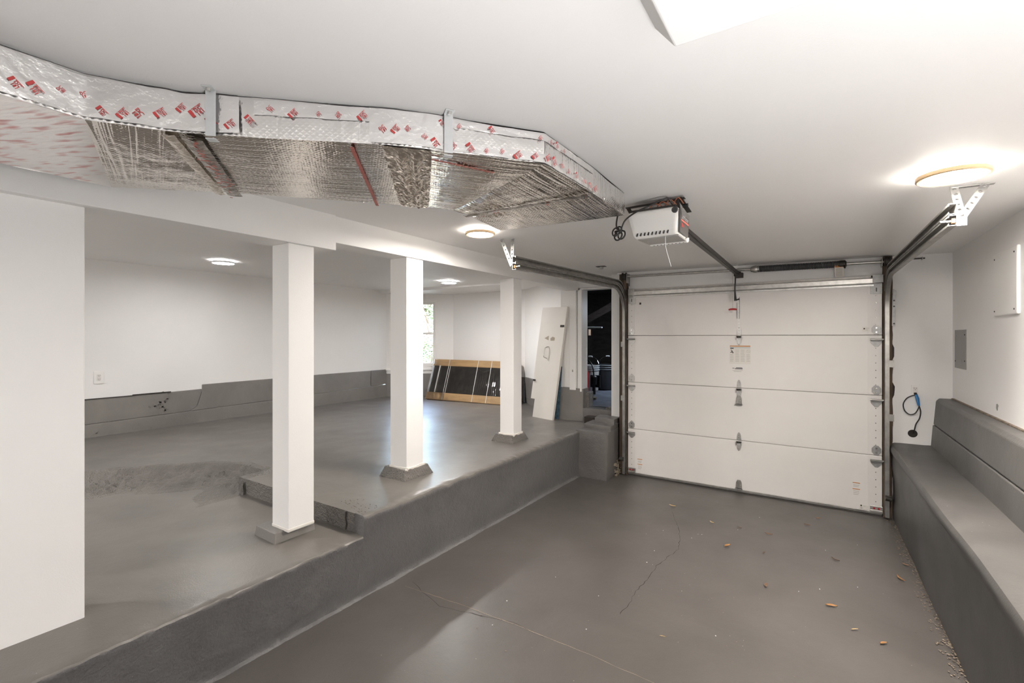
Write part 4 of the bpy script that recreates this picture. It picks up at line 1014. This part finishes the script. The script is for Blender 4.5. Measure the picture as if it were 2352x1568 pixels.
# ------------------------------------------------------------------ side door into storage
d2 = struct(MB().box(-2.515, -2.49, 5.42, 5.60, .89, 2.21).build('door_1', m_trim, bevel=.002))
def dpart(name, x0, x1, y0, y1, z0, z1, m=m_trim): return MB().box(x0, x1, y0, y1, z0, z1).build(name, m, d2, bevel=.003)
dpart('casing', -2.665, -2.575, 5.428, 5.452, .905, 2.225); dpart('casing', -2.745, -2.668, 5.436, 5.452, .935, 2.225)
dpart('door_stop', -2.57, -2.555, 5.45, 5.47, .9, 2.2, m_rawwood)
dpart('jamb', -2.555, -2.505, 5.435, 5.58, .895, 2.205)
dpart('casing', -2.082, -1.985, 5.428, 5.452, .63, 2.225); dpart('casing', -1.985, -1.94, 5.434, 5.452, .63, 2.225)
dpart('head_jamb', -2.56, -2.07, 5.435, 5.58, 2.185, 2.205)
dpart('strike_plate', -2.628, -2.612, 5.424, 5.429, 1.135, 1.165, m_galvdull); dpart('strike_plate', -2.03, -2.015, 5.424, 5.429, 1.92, 1.945, m_galvdull)
dpart('hinge_leaf', -2.508, -2.496, 5.432, 5.436, .89, .955, m_galvdull)
# storage room shell
poly = [(-2.6, 5.60), (-3.95, 6.85), (-3.95, 9.2), (-1.90, 9.2), (-1.90, 5.60)]
b = MB()
for i in range(4):
    (x0, y0), (x1, y1) = poly[i], poly[i + 1]; b.bar((x0, y0, 1.5), (x1, y1, 1.5), .08, 2.0)
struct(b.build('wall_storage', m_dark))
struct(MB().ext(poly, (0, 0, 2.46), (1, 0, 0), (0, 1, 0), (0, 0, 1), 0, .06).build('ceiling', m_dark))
b = heightmap('f', None, lin(-3.95, -1.9, 60), lin(5.60, 9.2, 80), lambda x, y: .69 + .012 * nz(x * 4, y * 4))
def beyond(f):
    c = sum((Vector(b.v[i]) for i in f), Vector()) / 4; return c.y > 5.60 + (-2.6 - c.x) * (6.85 - 5.60) / 1.35 - .02
keep = [i for i, f in enumerate(b.f) if beyond(f)]; b.f = [b.f[i] for i in keep]; b.mi = [0] * len(b.f)
struct(b.build('floor', m_storfloor, smooth='all'))
def beamthing(p, q, w, h, label, m, name='timber_brace'):
    return tag(MB().bar(p, q, w, h).build(name, m, bevel=.004), label, 'timber')
m_timber = mat('dim_timber', (.045, .032, .025), .8, var=.4, scale=8, stretch=(1, 1, 4))
beamthing((-3.72, 7.9, 1.80), (-2.6, 7.9, 2.36), .05, .12, 'dark diagonal timber brace high inside the storage doorway', m_timber)
beamthing((-3.6, 7.05, 1.66), (-3.10, 7.06, 1.66), .10, .10, 'short brown timber block under the white pipe in storage', mat('pale_timber', (.34, .22, .14), .7, var=.3, scale=8))
tag(MB().tube([(-3.4, 7.0, 1.745), (-2.86, 7.0, 1.738)], .012, 10).build('pipe', m_white, smooth=True), 'thin white horizontal pipe inside the dark storage doorway', 'pipe')
# buckets
def bucket(x, y, r, h, mbody, label, rings):
    t = thing('bucket', (x, y, .70), label, 'bucket')
    MB().lathe([(0, .004), (r * .88, 0), (r * .9, .01), (r * .98, h * .78), (r, h), (r * .97, h), (r * .86, .03), (0, .02)], (x, y, .70), 32).build('body', mbody, t, smooth=True)
    for k in range(rings): MB().lathe([(r * .98, -.006), (r * 1.06, -.004), (r * 1.06, .004), (r * .98, .006), (r * .98, -.006)], (x, y, .70 + h - .012 - k * .034), 32).build('rim_ring', mat('ring_grey', (.5, .52, .54), .35) if rings else mbody, t, smooth=True)
    pts = [(x + r * 1.05 * math.cos(a), y + r * .25 * math.sin(a), .70 + h - .03 + .17 * math.sin(a)) for a in lin(0, PI, 17)]
    hd = MB().tube(pts, .003, 6).build('handle', m_chrome, t, smooth=True)
    MB().tube(pts[7:10], .011, 8).build('grip', m_white, hd, smooth=True)
    return t
bucket(-3.165, 7.20, .16, .42, mat('bucket_white', (.50, .48, .44), .4), 'white plastic bucket with wire handle inside storage', 3)
bucket(-2.985, 7.52, .155, .42, mat('bucket_grey', (.045, .048, .052), .4), 'dark grey bucket with wire handle right of the white bucket', 3)
tag(MB().lathe([(0, 0), (.05, 0), (.055, .02), (.055, .30), (.04, .35), (.022, .37), (.022, .40), (0, .40)], (-3.07, 6.82, .70), 24).build('red_canister', m_redplastic, smooth=True), 'red canister at the left inside the storage doorway', 'canister')
pm = thing('pump', (-2.90, 6.80, .70), 'black hand pump with hose in front of the buckets', 'pump')
MB().lathe([(0, 0), (.025, 0), (.025, .14), (.045, .15), (.05, .27), (.03, .29), (0, .29)], (-2.88, 6.72, .70), 16).build('body', m_black, pm, smooth=True)
MB().tube(smooth_path([(-2.88, 6.72, .98), (-2.91, 6.74, 1.12), (-2.99, 6.78, 1.21), (-3.10, 6.84, 1.22)], 6), .011, 8).build('hose', m_cord, pm, smooth=True)
MB().box(-2.96, -2.80, 6.76, 6.80, .80, .99).build('bracket', m_black, pm, bevel=.006)
# rubble on the storage sill
b = MB()
for i in range(46):
    c = Vector((-2.72 + random.gauss(0, .055), 6.12 + random.gauss(0, .07), .705 + random.random() * .06)); r = random.uniform(.012, .03)
    b.obox(c, (r, r * .2, 0), (-r * .2, r, r * .3), (0, -r * .2, r * .6))
o = stuff(b.build('rubble', m_bare, bevel=.004)); o['label'] = 'small heap of pale rubble on the storage sill'; o['category'] = 'rubble'
sl = bpy.data.lights.new('storage_fill', 'AREA'); sl.shape = 'RECTANGLE'; sl.size = .5; sl.size_y = .5; sl.energy = 6; sl.color = (.72, .84, 1)  # hidden cool lamp added to light the storage floor and buckets
so = bpy.data.objects.new('storage_fill', sl); COL.objects.link(so); so.location = (-2.15, 7.3, 2.1); so.rotation_euler = (0, math.radians(38), 0)

# ------------------------------------------------------------------ leaning door slab
def plane_pts(P00, P10, P01):
    P00, P10, P01 = map(Vector, (P00, P10, P01)); u = (P10 - P00); v = (P01 - P00); return P00, u, v, u.normalized().cross(v.normalized()).normalized()
o_, u_, v_, n_ = plane_pts((-3.262, 5.392, .515), (-2.838, 5.285, .508), (-3.085, 5.468, 1.98))
ld_ = thing('loose_door', (-3.05, 5.34, .515), 'narrow cream plank door with a notched corner leaning by the storage doorway', 'door')
b = MB(); b.ext([(.17, 0), (1, -.003), (1, 1), (0, 1), (0, .165), (.17, .165)], o_, u_, v_, n_, -.035, 0)
b.build('slab', m_lean, ld_, bevel=.003)
def on_door(a, c, h=0): return o_ + u_ * a + v_ * c + n_ * h
pts = smooth_path([on_door(.46, .54, .002), on_door(.40, .55, .03), on_door(.39, .57, .036), on_door(.40, .615, .036), on_door(.41, .635, .03), on_door(.47, .645, .002)], 5)
MB().tube(pts, .006, 8).build('pull_handle', m_chrome, ld_, smooth=True)
b = MB(); c = on_door(.9, .83, .004); b.obox(c, u_.normalized() * .028, v_.normalized() * .014, n_ * .005); b.obox(on_door(.95, .83, .012), u_.normalized() * .016, v_.normalized() * .007, n_ * .006); b.build('latch', m_darksteel, ld_, bevel=.002)
b = MB(); b.obox(on_door(.06, .335, .006), u_.normalized() * .018, v_.normalized() * .012, n_ * .008); b.build('latch', m_darksteel, ld_, bevel=.002)
b = MB()
for (ca, cc, pts2) in ((.33, .72, [(-.08, 0), (.09, .024), (.10, -.018), (.04, -.012)]), (.58, .715, [(-.08, .006), (0, .02), (.09, .012), (.09, -.014), (-.07, -.016)])):
    b.ext([(ca + a, cc + c) for a, c in pts2], o_, u_, v_, n_, 0, .0008)
stuff(b.build('bare_patches', m_patch, ld_))
# blue speckled sheet tucked behind it
b = MB(); b.hexa([(-2.88, 5.405, .517), (-2.80, 5.385, .517), (-2.80, 5.395, .517), (-2.88, 5.415, .517)], [(-2.86, 5.412, 1.2), (-2.765, 5.41, 1.2), (-2.765, 5.418, 1.2), (-2.86, 5.42, 1.2)])
tag(b.build('blue_sheet', m_blue), 'blue speckled sheet tucked behind the leaning cream door', 'sheet')

# ------------------------------------------------------------------ wrapped window package leaning in the bay
pk = thing('wrapped_panel', (-4.8, 6.0, .515), 'large dark panel in plastic wrap with cardboard edges leaning under the bay wall', 'package')
o2, u2, v2, n2 = plane_pts((-5.600, 5.850, .535), (-3.915, 6.035, .522), (-5.725, 6.215, 1.195))
TH = .09
def pkbox(name, a0, a1, c0, c1, h0, h1, m, bevel=.004, parent=pk):
    return MB().ext([(a0, c0), (a1, c0), (a1, c1), (a0, c1)], o2, u2, v2, n2, h0, h1).build(name, m, parent, bevel=bevel)
pkbox('panel_core', .02, .985, .04, .97, -TH, -.008, m_core, .006)
pkbox('cardboard_rail', -.004, 1, -.002, .172, -TH - .006, .002, m_card, .01)
pkbox('cardboard_rail', 0, 1, .83, 1.0, -TH - .006, .002, m_card, .01)
pkbox('foam_edge', -.002, .022, .17, .83, -TH, .0, m_foam, .008)
pkbox('foam_rail', .085, .10, .17, .84, -.006, .001, m_strap, .002)
pkbox('dark_end', .985, 1.004, .10, .9, -TH, -.004, m_core, .006)
for a in (.20, .222, .545, .70):
    c0_, c1_ = (0, 1.0) if a != .222 else (.17, .84)
    pkbox('strap', a - .003, a + .003, c0_, c1_, .0015, .004, m_strap, .0005)
pkbox('skid', .02, .97, -.03, .0, -TH, -.01, m_rawwood, .003)
# torn wrap: crinkled clear film with highlights
m_film = bpy.data.materials.new('clear_film'); m_film.use_nodes = True
nt = m_film.node_tree; nd = nt.nodes; nl = nt.links; nd.remove(nd['Principled BSDF'])
gl = nd.new('ShaderNodeBsdfGlossy'); gl.inputs['Roughness'].default_value = .10; trn = nd.new('ShaderNodeBsdfTransparent'); fr_ = nd.new('ShaderNodeFresnel'); fr_.inputs['IOR'].default_value = 1.6
mxs = nd.new('ShaderNodeMixShader'); nl.new(fr_.outputs[0], mxs.inputs[0]); nl.new(trn.outputs[0], mxs.inputs[1]); nl.new(gl.outputs[0], mxs.inputs[2]); nl.new(mxs.outputs[0], nd['Material Output'].inputs[0])
b = MB(); nu, nv = 240, 44; vs = []
for j in range(nv + 1):
    for i in range(nu + 1):
        a, c = -.012 + 1.02 * i / nu, -.01 + 1.02 * j / nv
        h = .012 + .006 * nz(a * 16, c * 7, 1) + .002 * nz(a * 30, c * 12, 2) + .0019 * math.sin(a * 2 * PI * 46 + 2.5 * nz(a * 4, c * 5, 8)) * max(0, min(1, (a - .45) * 8)) * max(0, min(1, (.7 - c) * 4)) + .0012 * nz(a * 60, c * 30, 3)
        vs.append(o2 + u2 * a + v2 * c + n2 * h)
fs = []
for j in range(nv):
    for i in range(nu):
        a, c = i / nu, j / nv
        if .52 < a < .72 and c > .80 - .10 * (1 - abs(a - .62) / .10) and c < .84: continue
        fs.append((j * (nu + 1) + i, j * (nu + 1) + i + 1, (j + 1) * (nu + 1) + i + 1, (j + 1) * (nu + 1) + i))
b.add(vs, fs); b.build('plastic_wrap', m_film, pk, smooth='all')

# ------------------------------------------------------------------ outlets, panels, small fixtures
def outlet(c, u, n, label, w=.072, h=.116, decora=False):
    c, u, n = Vector(c), Vector(u), Vector(n)
    t = thing('wall_outlet', c, label, 'outlet')
    MB().obox(c + n * .0035, u * w / 2, Z * h / 2, n * .0035).build('cover_plate', m_trim, t, bevel=.002)
    f = MB(); f.obox(c + n * .008, u * .017, Z * .034, n * .002); f.build('receptacle', m_stile, t, bevel=.001)
    b = MB()
    for dz in (.02, -.02):
        for du in (-.007, .007): b.obox(c + n * .0101 + u * du + Z * (dz + .004), u * .0013, Z * .0045, n * .0006)
        b.obox(c + n * .0101 + Z * (dz - .008), u * .0025, Z * .0022, n * .0006)
    stuff(b.build('slots', m_blackink, t))
    return t
outlet((-6.468, 1.754, 1.147), (0, 1, 0), (1, 0, 0), 'white double outlet on the far left wall above the stem wall', .084, .134)
ro = outlet((.712, 5.243, 1.120), (1, 0, 0), (0, -1, 0), 'white outlet with blue plug right of the garage door', .05, .10)
# plug and looped cord into a hole in the wall
cc = thing('charging_cord', (.70, 5.22, .76), 'black cord with blue plug looping from outlet to a wall hole', 'cord')
MB().tube([(.716, 5.222, 1.088), (.722, 5.208, 1.06), (.732, 5.210, 1.0)], [.010, .013, .009], 10).build('plug', m_blueplug, cc, smooth=True)
MB().tube([(.712, 5.236, 1.10), (.716, 5.222, 1.086)], .011, 10).build('plug_tip', m_black, cc, smooth=True)
loop = [(.710, 5.222, 1.085), (.690, 5.222, 1.080), (.655, 5.224, 1.055), (.632, 5.224, 1.005), (.640, 5.222, .950), (.672, 5.220, .918), (.708, 5.220, .930), (.730, 5.218, .975), (.735, 5.214, 1.0)]
MB().tube(smooth_path(loop, 6), .0042, 8).build('cord_loop', m_cord, cc, smooth='all')
MB().tube(smooth_path([(.733, 5.212, 1.0), (.744, 5.216, .95), (.738, 5.222, .89), (.716, 5.226, .84), (.706, 5.228, .79), (.700, 5.236, .76), (.696, 5.25, .752)], 6), .0046, 8).build('cord_tail', m_cord, cc, smooth='all')
hole = struct(MB().lathe([(0, -.0012), (.021, -.0012), (.024, -.003), (.031, -.0025), (.033, 0)], (.696, 5.243, .752), 24, (0, 1, 0)).build('pipe_hole', [m_crack], smooth=True))
# grey electrical panel
ep = thing('electrical_panel', (.95, 4.97, 1.33), 'flat grey electrical panel cover on the right wall near the corner', 'electrical panel')
MB().box(.944, .952, 4.815, 5.145, 1.335, 1.640).build('cover', m_panelgrey, ep, bevel=.003)
MB().box(.941, .9445, 5.085, 5.125, 1.585, 1.615).build('latch', m_galvlight, ep, bevel=.001)
b = MB()
for y, z in ((4.835, 1.60), (4.835, 1.40), (5.12, 1.39)): b.lathe([(0, -.003), (.005, -.003), (.006, 0)], (.944, y, z), 8, (1, 0, 0))
stuff(b.build('screws', m_darksteel, ep))
MB().box(.9425, .9445, 4.93, 5.0, 1.385, 1.41).build('stamped_mark', m_panelgrey, ep, bevel=.001)
# white access cover
ap = thing('access_cover', (.95, 3.9, 1.71), 'white rectangular cover plate screwed high on the right wall', 'cover plate')
MB().box(.935, .952, 3.705, 4.12, 1.712, 2.10).build('plate', m_trim, ap, bevel=.010, seg=3)
b = MB()
for y, z in ((4.09, 2.065), (4.09, 1.742), (3.745, 2.065), (3.745, 1.742)): b.lathe([(0, -.003), (.004, -.003), (.0055, 0)], (.935, y, z), 8, (1, 0, 0))
stuff(b.build('screws', m_darksteel, ap))
# small hole in right wall
b = MB(); b.ext([(-.022, .012), (-.006, .022), (.018, .018), (.022, -.008), (.006, -.022), (-.01, -.018), (-.012, 0)], (.9495, 4.10, 1.143), (0, 1, 0), (0, 0, 1), (-1, 0, 0), 0, .001)
struct(b.build('wall_hole', m_panelgrey))
# small ceiling bracket near the left track
cb = thing('ceiling_bracket', (-1.93, 4.70, ceil_z(-1.93)), 'small metal bracket on the ceiling above the left track end', 'bracket')
x, y, z = -1.915, 4.66, ceil_z(-1.915)
MB().box(x - .05, x + .05, y - .03, y + .03, z - .004, z + .002).build('base_plate', m_darksteel, cb, bevel=.001)
b = MB(); b.box(x - .012, x + .02, y - .012, y + .012, z - .03, z - .004); b.build('clip', m_galv, cb, bevel=.002)
rb_ = thing('wall_bracket', (.745, 5.24, 2.255), 'small dark metal rod end above the right door track', 'bracket')
MB().tube([(.66, 5.20, 2.252), (.77, 5.20, 2.250)], .006, 8).build('rod', m_darksteel, rb_)
MB().box(.75, .756, 5.19, 5.243, 2.24, 2.262).build('tab', m_galvdull, rb_)

# ------------------------------------------------------------------ dry leaves and specks on the floor
leaves = [(-1.125, 4.455, 2, .06, 'pale curled leaf near the left corner of the garage door'), (-.743, 4.243, 2, .045, 'small tan leaf left of the cluster by the garage door'),
          (-.53, 4.253, 3, .04, 'small dark crumpled leaf in front of the garage door centre'), (-.317, 4.24, 1, .055, 'brown leaf in front of the garage door right of centre'),
          (-.559, 3.823, 0, .065, 'orange-brown pointed leaf in mid floor'), (-.063, 4.622, 1, .045, 'dark red-brown leaf close to the garage door'),
          (.014, 4.84, 0, .035, 'tiny orange leaf closest to the garage door'), (.115, 4.011, 3, .06, 'thin dark twig-like leaf right of mid floor'),
          (.075, 3.301, 0, .06, 'crumpled golden leaf on the right side of the floor'), (-.263, 3.352, 1, .05, 'faint grey-brown leaf in the open floor'),
          (-.315, 3.848, 3, .04, 'small dark leaf scrap right of the orange-brown leaf'), (-.676, 2.48, 2, .03, 'small straw leaf nearest the camera by the saw joint'),
          (.462, 3.927, 0, .075, 'long golden straw leaf beside the concrete bench'), (.518, 4.185, 1, .04, 'rust leaf tight against the concrete bench foot'),
          (.173, 3.104, 2, .04, 'pale straw leaf at lower right of the floor'), (.291, 3.046, 0, .04, 'orange leaf scrap at lower right near the bench')]
for x, y, k, L, lb in leaves:
    a = random.uniform(0, PI); ca, sa = math.cos(a), math.sin(a); n = 7; vs = []; fs = []; w0 = L * (.10 if 'straw' in lb or 'thin' in lb else .22)
    for i in range(n):
        t = i / (n - 1); ww = w0 * math.sin(PI * (.06 + .9 * t)) ** .8; px = (t - .5) * L; py = L * .12 * math.sin(PI * t) + L * .05 * nz(t * 5, x * 9)
        for j, q in enumerate((-1, 0, 1)):
            zz = .0075 + .10 * L * (abs(q) * .9 + .5 * (t - .5) ** 2 * 4) + .03 * L * nz(t * 6, q, y * 7); qy = py + q * ww * .8
            vs.append((x + px * ca - qy * sa, y + px * sa + qy * ca, zz))
    for i in range(n - 1):
        for j in range(2): fs.append((i * 3 + j, (i + 1) * 3 + j, (i + 1) * 3 + j + 1, i * 3 + j + 1))
    tag(MB().add(vs, fs).build('fallen_leaf', m_dry[k], solid=.0008), lb, 'leaf', 'dry leaves on the garage floor')
b = MB()
for x, y in [(-.187, 3.702), (-.918, 3.097), (-.527, 3.009), (-.444, 2.644), (-.523, 4.226), (.219, 3.649), (-.412, 4.47)] + [(random.uniform(-1.6, .5), random.uniform(1.8, 5.0)) for _ in range(60)]:
    r = random.uniform(.0012, .003); b.m = random.choice((0, 1, 1)); b.obox((x, y, .0055), (r, r * .3, 0), (-r * .3, r, 0), (0, 0, r * .5))
o = stuff(b.build('debris_specks', [m_foam, m_dirt])); o['label'] = 'pale and dark specks scattered over the garage floor'; o['category'] = 'debris'

# ------------------------------------------------------------------ outside the bay window
gnd = struct(MB().box(-30, -3, 6.9, 40, -.3, -.05).build('ground', mat('ground_soil', (.12, .11, .07), .9, var=.4, scale=3)))
def tree(cx_, cy_, r, h0, h1, n, label, mats, seed):
    random.seed(seed)
    t = thing('tree', (cx_, cy_, -.05), label, 'tree')
    tp = [Vector((cx_, cy_, -.05))]
    for k in range(5): tp.append(Vector((cx_ + random.uniform(-.15, .15), cy_ + random.uniform(-.15, .15), -.05 + (h1 * .8) * (k + 1) / 5)))
    MB().tube(tp, [.09, .08, .065, .05, .035, .02], 8).build('trunk', m_bark, t, smooth=True)
    br = MB()
    for k in range(22):
        p = tp[1 + k % 4].lerp(tp[2 + k % 4], random.random()); a = random.uniform(0, 2 * PI); q = p + Vector((math.cos(a) * r * .8, math.sin(a) * r * .8, random.uniform(.0, .5)))
        br.tube([p, p.lerp(q, .5) + Vector((0, 0, .06)), q], [.018, .011, .004], 5)
    stuff(br.build('branches', m_bark, t))
    lf = MB()
    cl = []
    for k in range(34):
        a = random.uniform(0, 2 * PI); rr = r * math.sqrt(random.random()); cl.append(Vector((cx_ + rr * math.cos(a), cy_ + rr * math.sin(a), random.uniform(h0, h1))))
    for k in range(n):
        c = random.choice(cl) + Vector((random.gauss(0, r * .17), random.gauss(0, r * .17), random.gauss(0, r * .15)))
        d = Vector((random.gauss(0, 1), random.gauss(0, 1), random.gauss(-.3, .7))).normalized(); s_ = d.orthogonal().normalized(); s_.rotate(Matrix.Rotation(random.uniform(0, 6), 3, d))
        L = random.uniform(.04, .085); lf.m = random.choice((0, 0, 1, 1, 2, 3))
        up_ = d.cross(s_) * L * .12
        lf.add([c, c + d * L * .5 + s_ * L * .22 + up_, c + d * L, c + d * L * .5 - s_ * L * .22 + up_], [(0, 1, 2), (0, 2, 3)])
    stuff(lf.build('foliage', mats, t))
    return t
tree(-8.42, 8.9, .75, .5, 3.6, 9000, 'leafy green tree close outside the bay window', m_leafs, 11)
tree(-10.9, 11.7, 1.3, 1.0, 4.9, 7000, 'paler tree behind, seen through upper window pane', m_leafs, 12)
tree(-13.0, 14.2, 1.2, .2, 2.6, 5000, 'low bright shrub seen through the lower window pane', [m_leafs[1], m_leafs[3], m_leafs[0], m_leafs[3]], 13)
struct(MB().box(-10.5, -7.0, 7.85, 7.95, -.1, .98).build('garden_wall', mat('garden_wall_blue_grey', (.06, .08, .11), .6, var=.3, scale=5), bevel=.01))
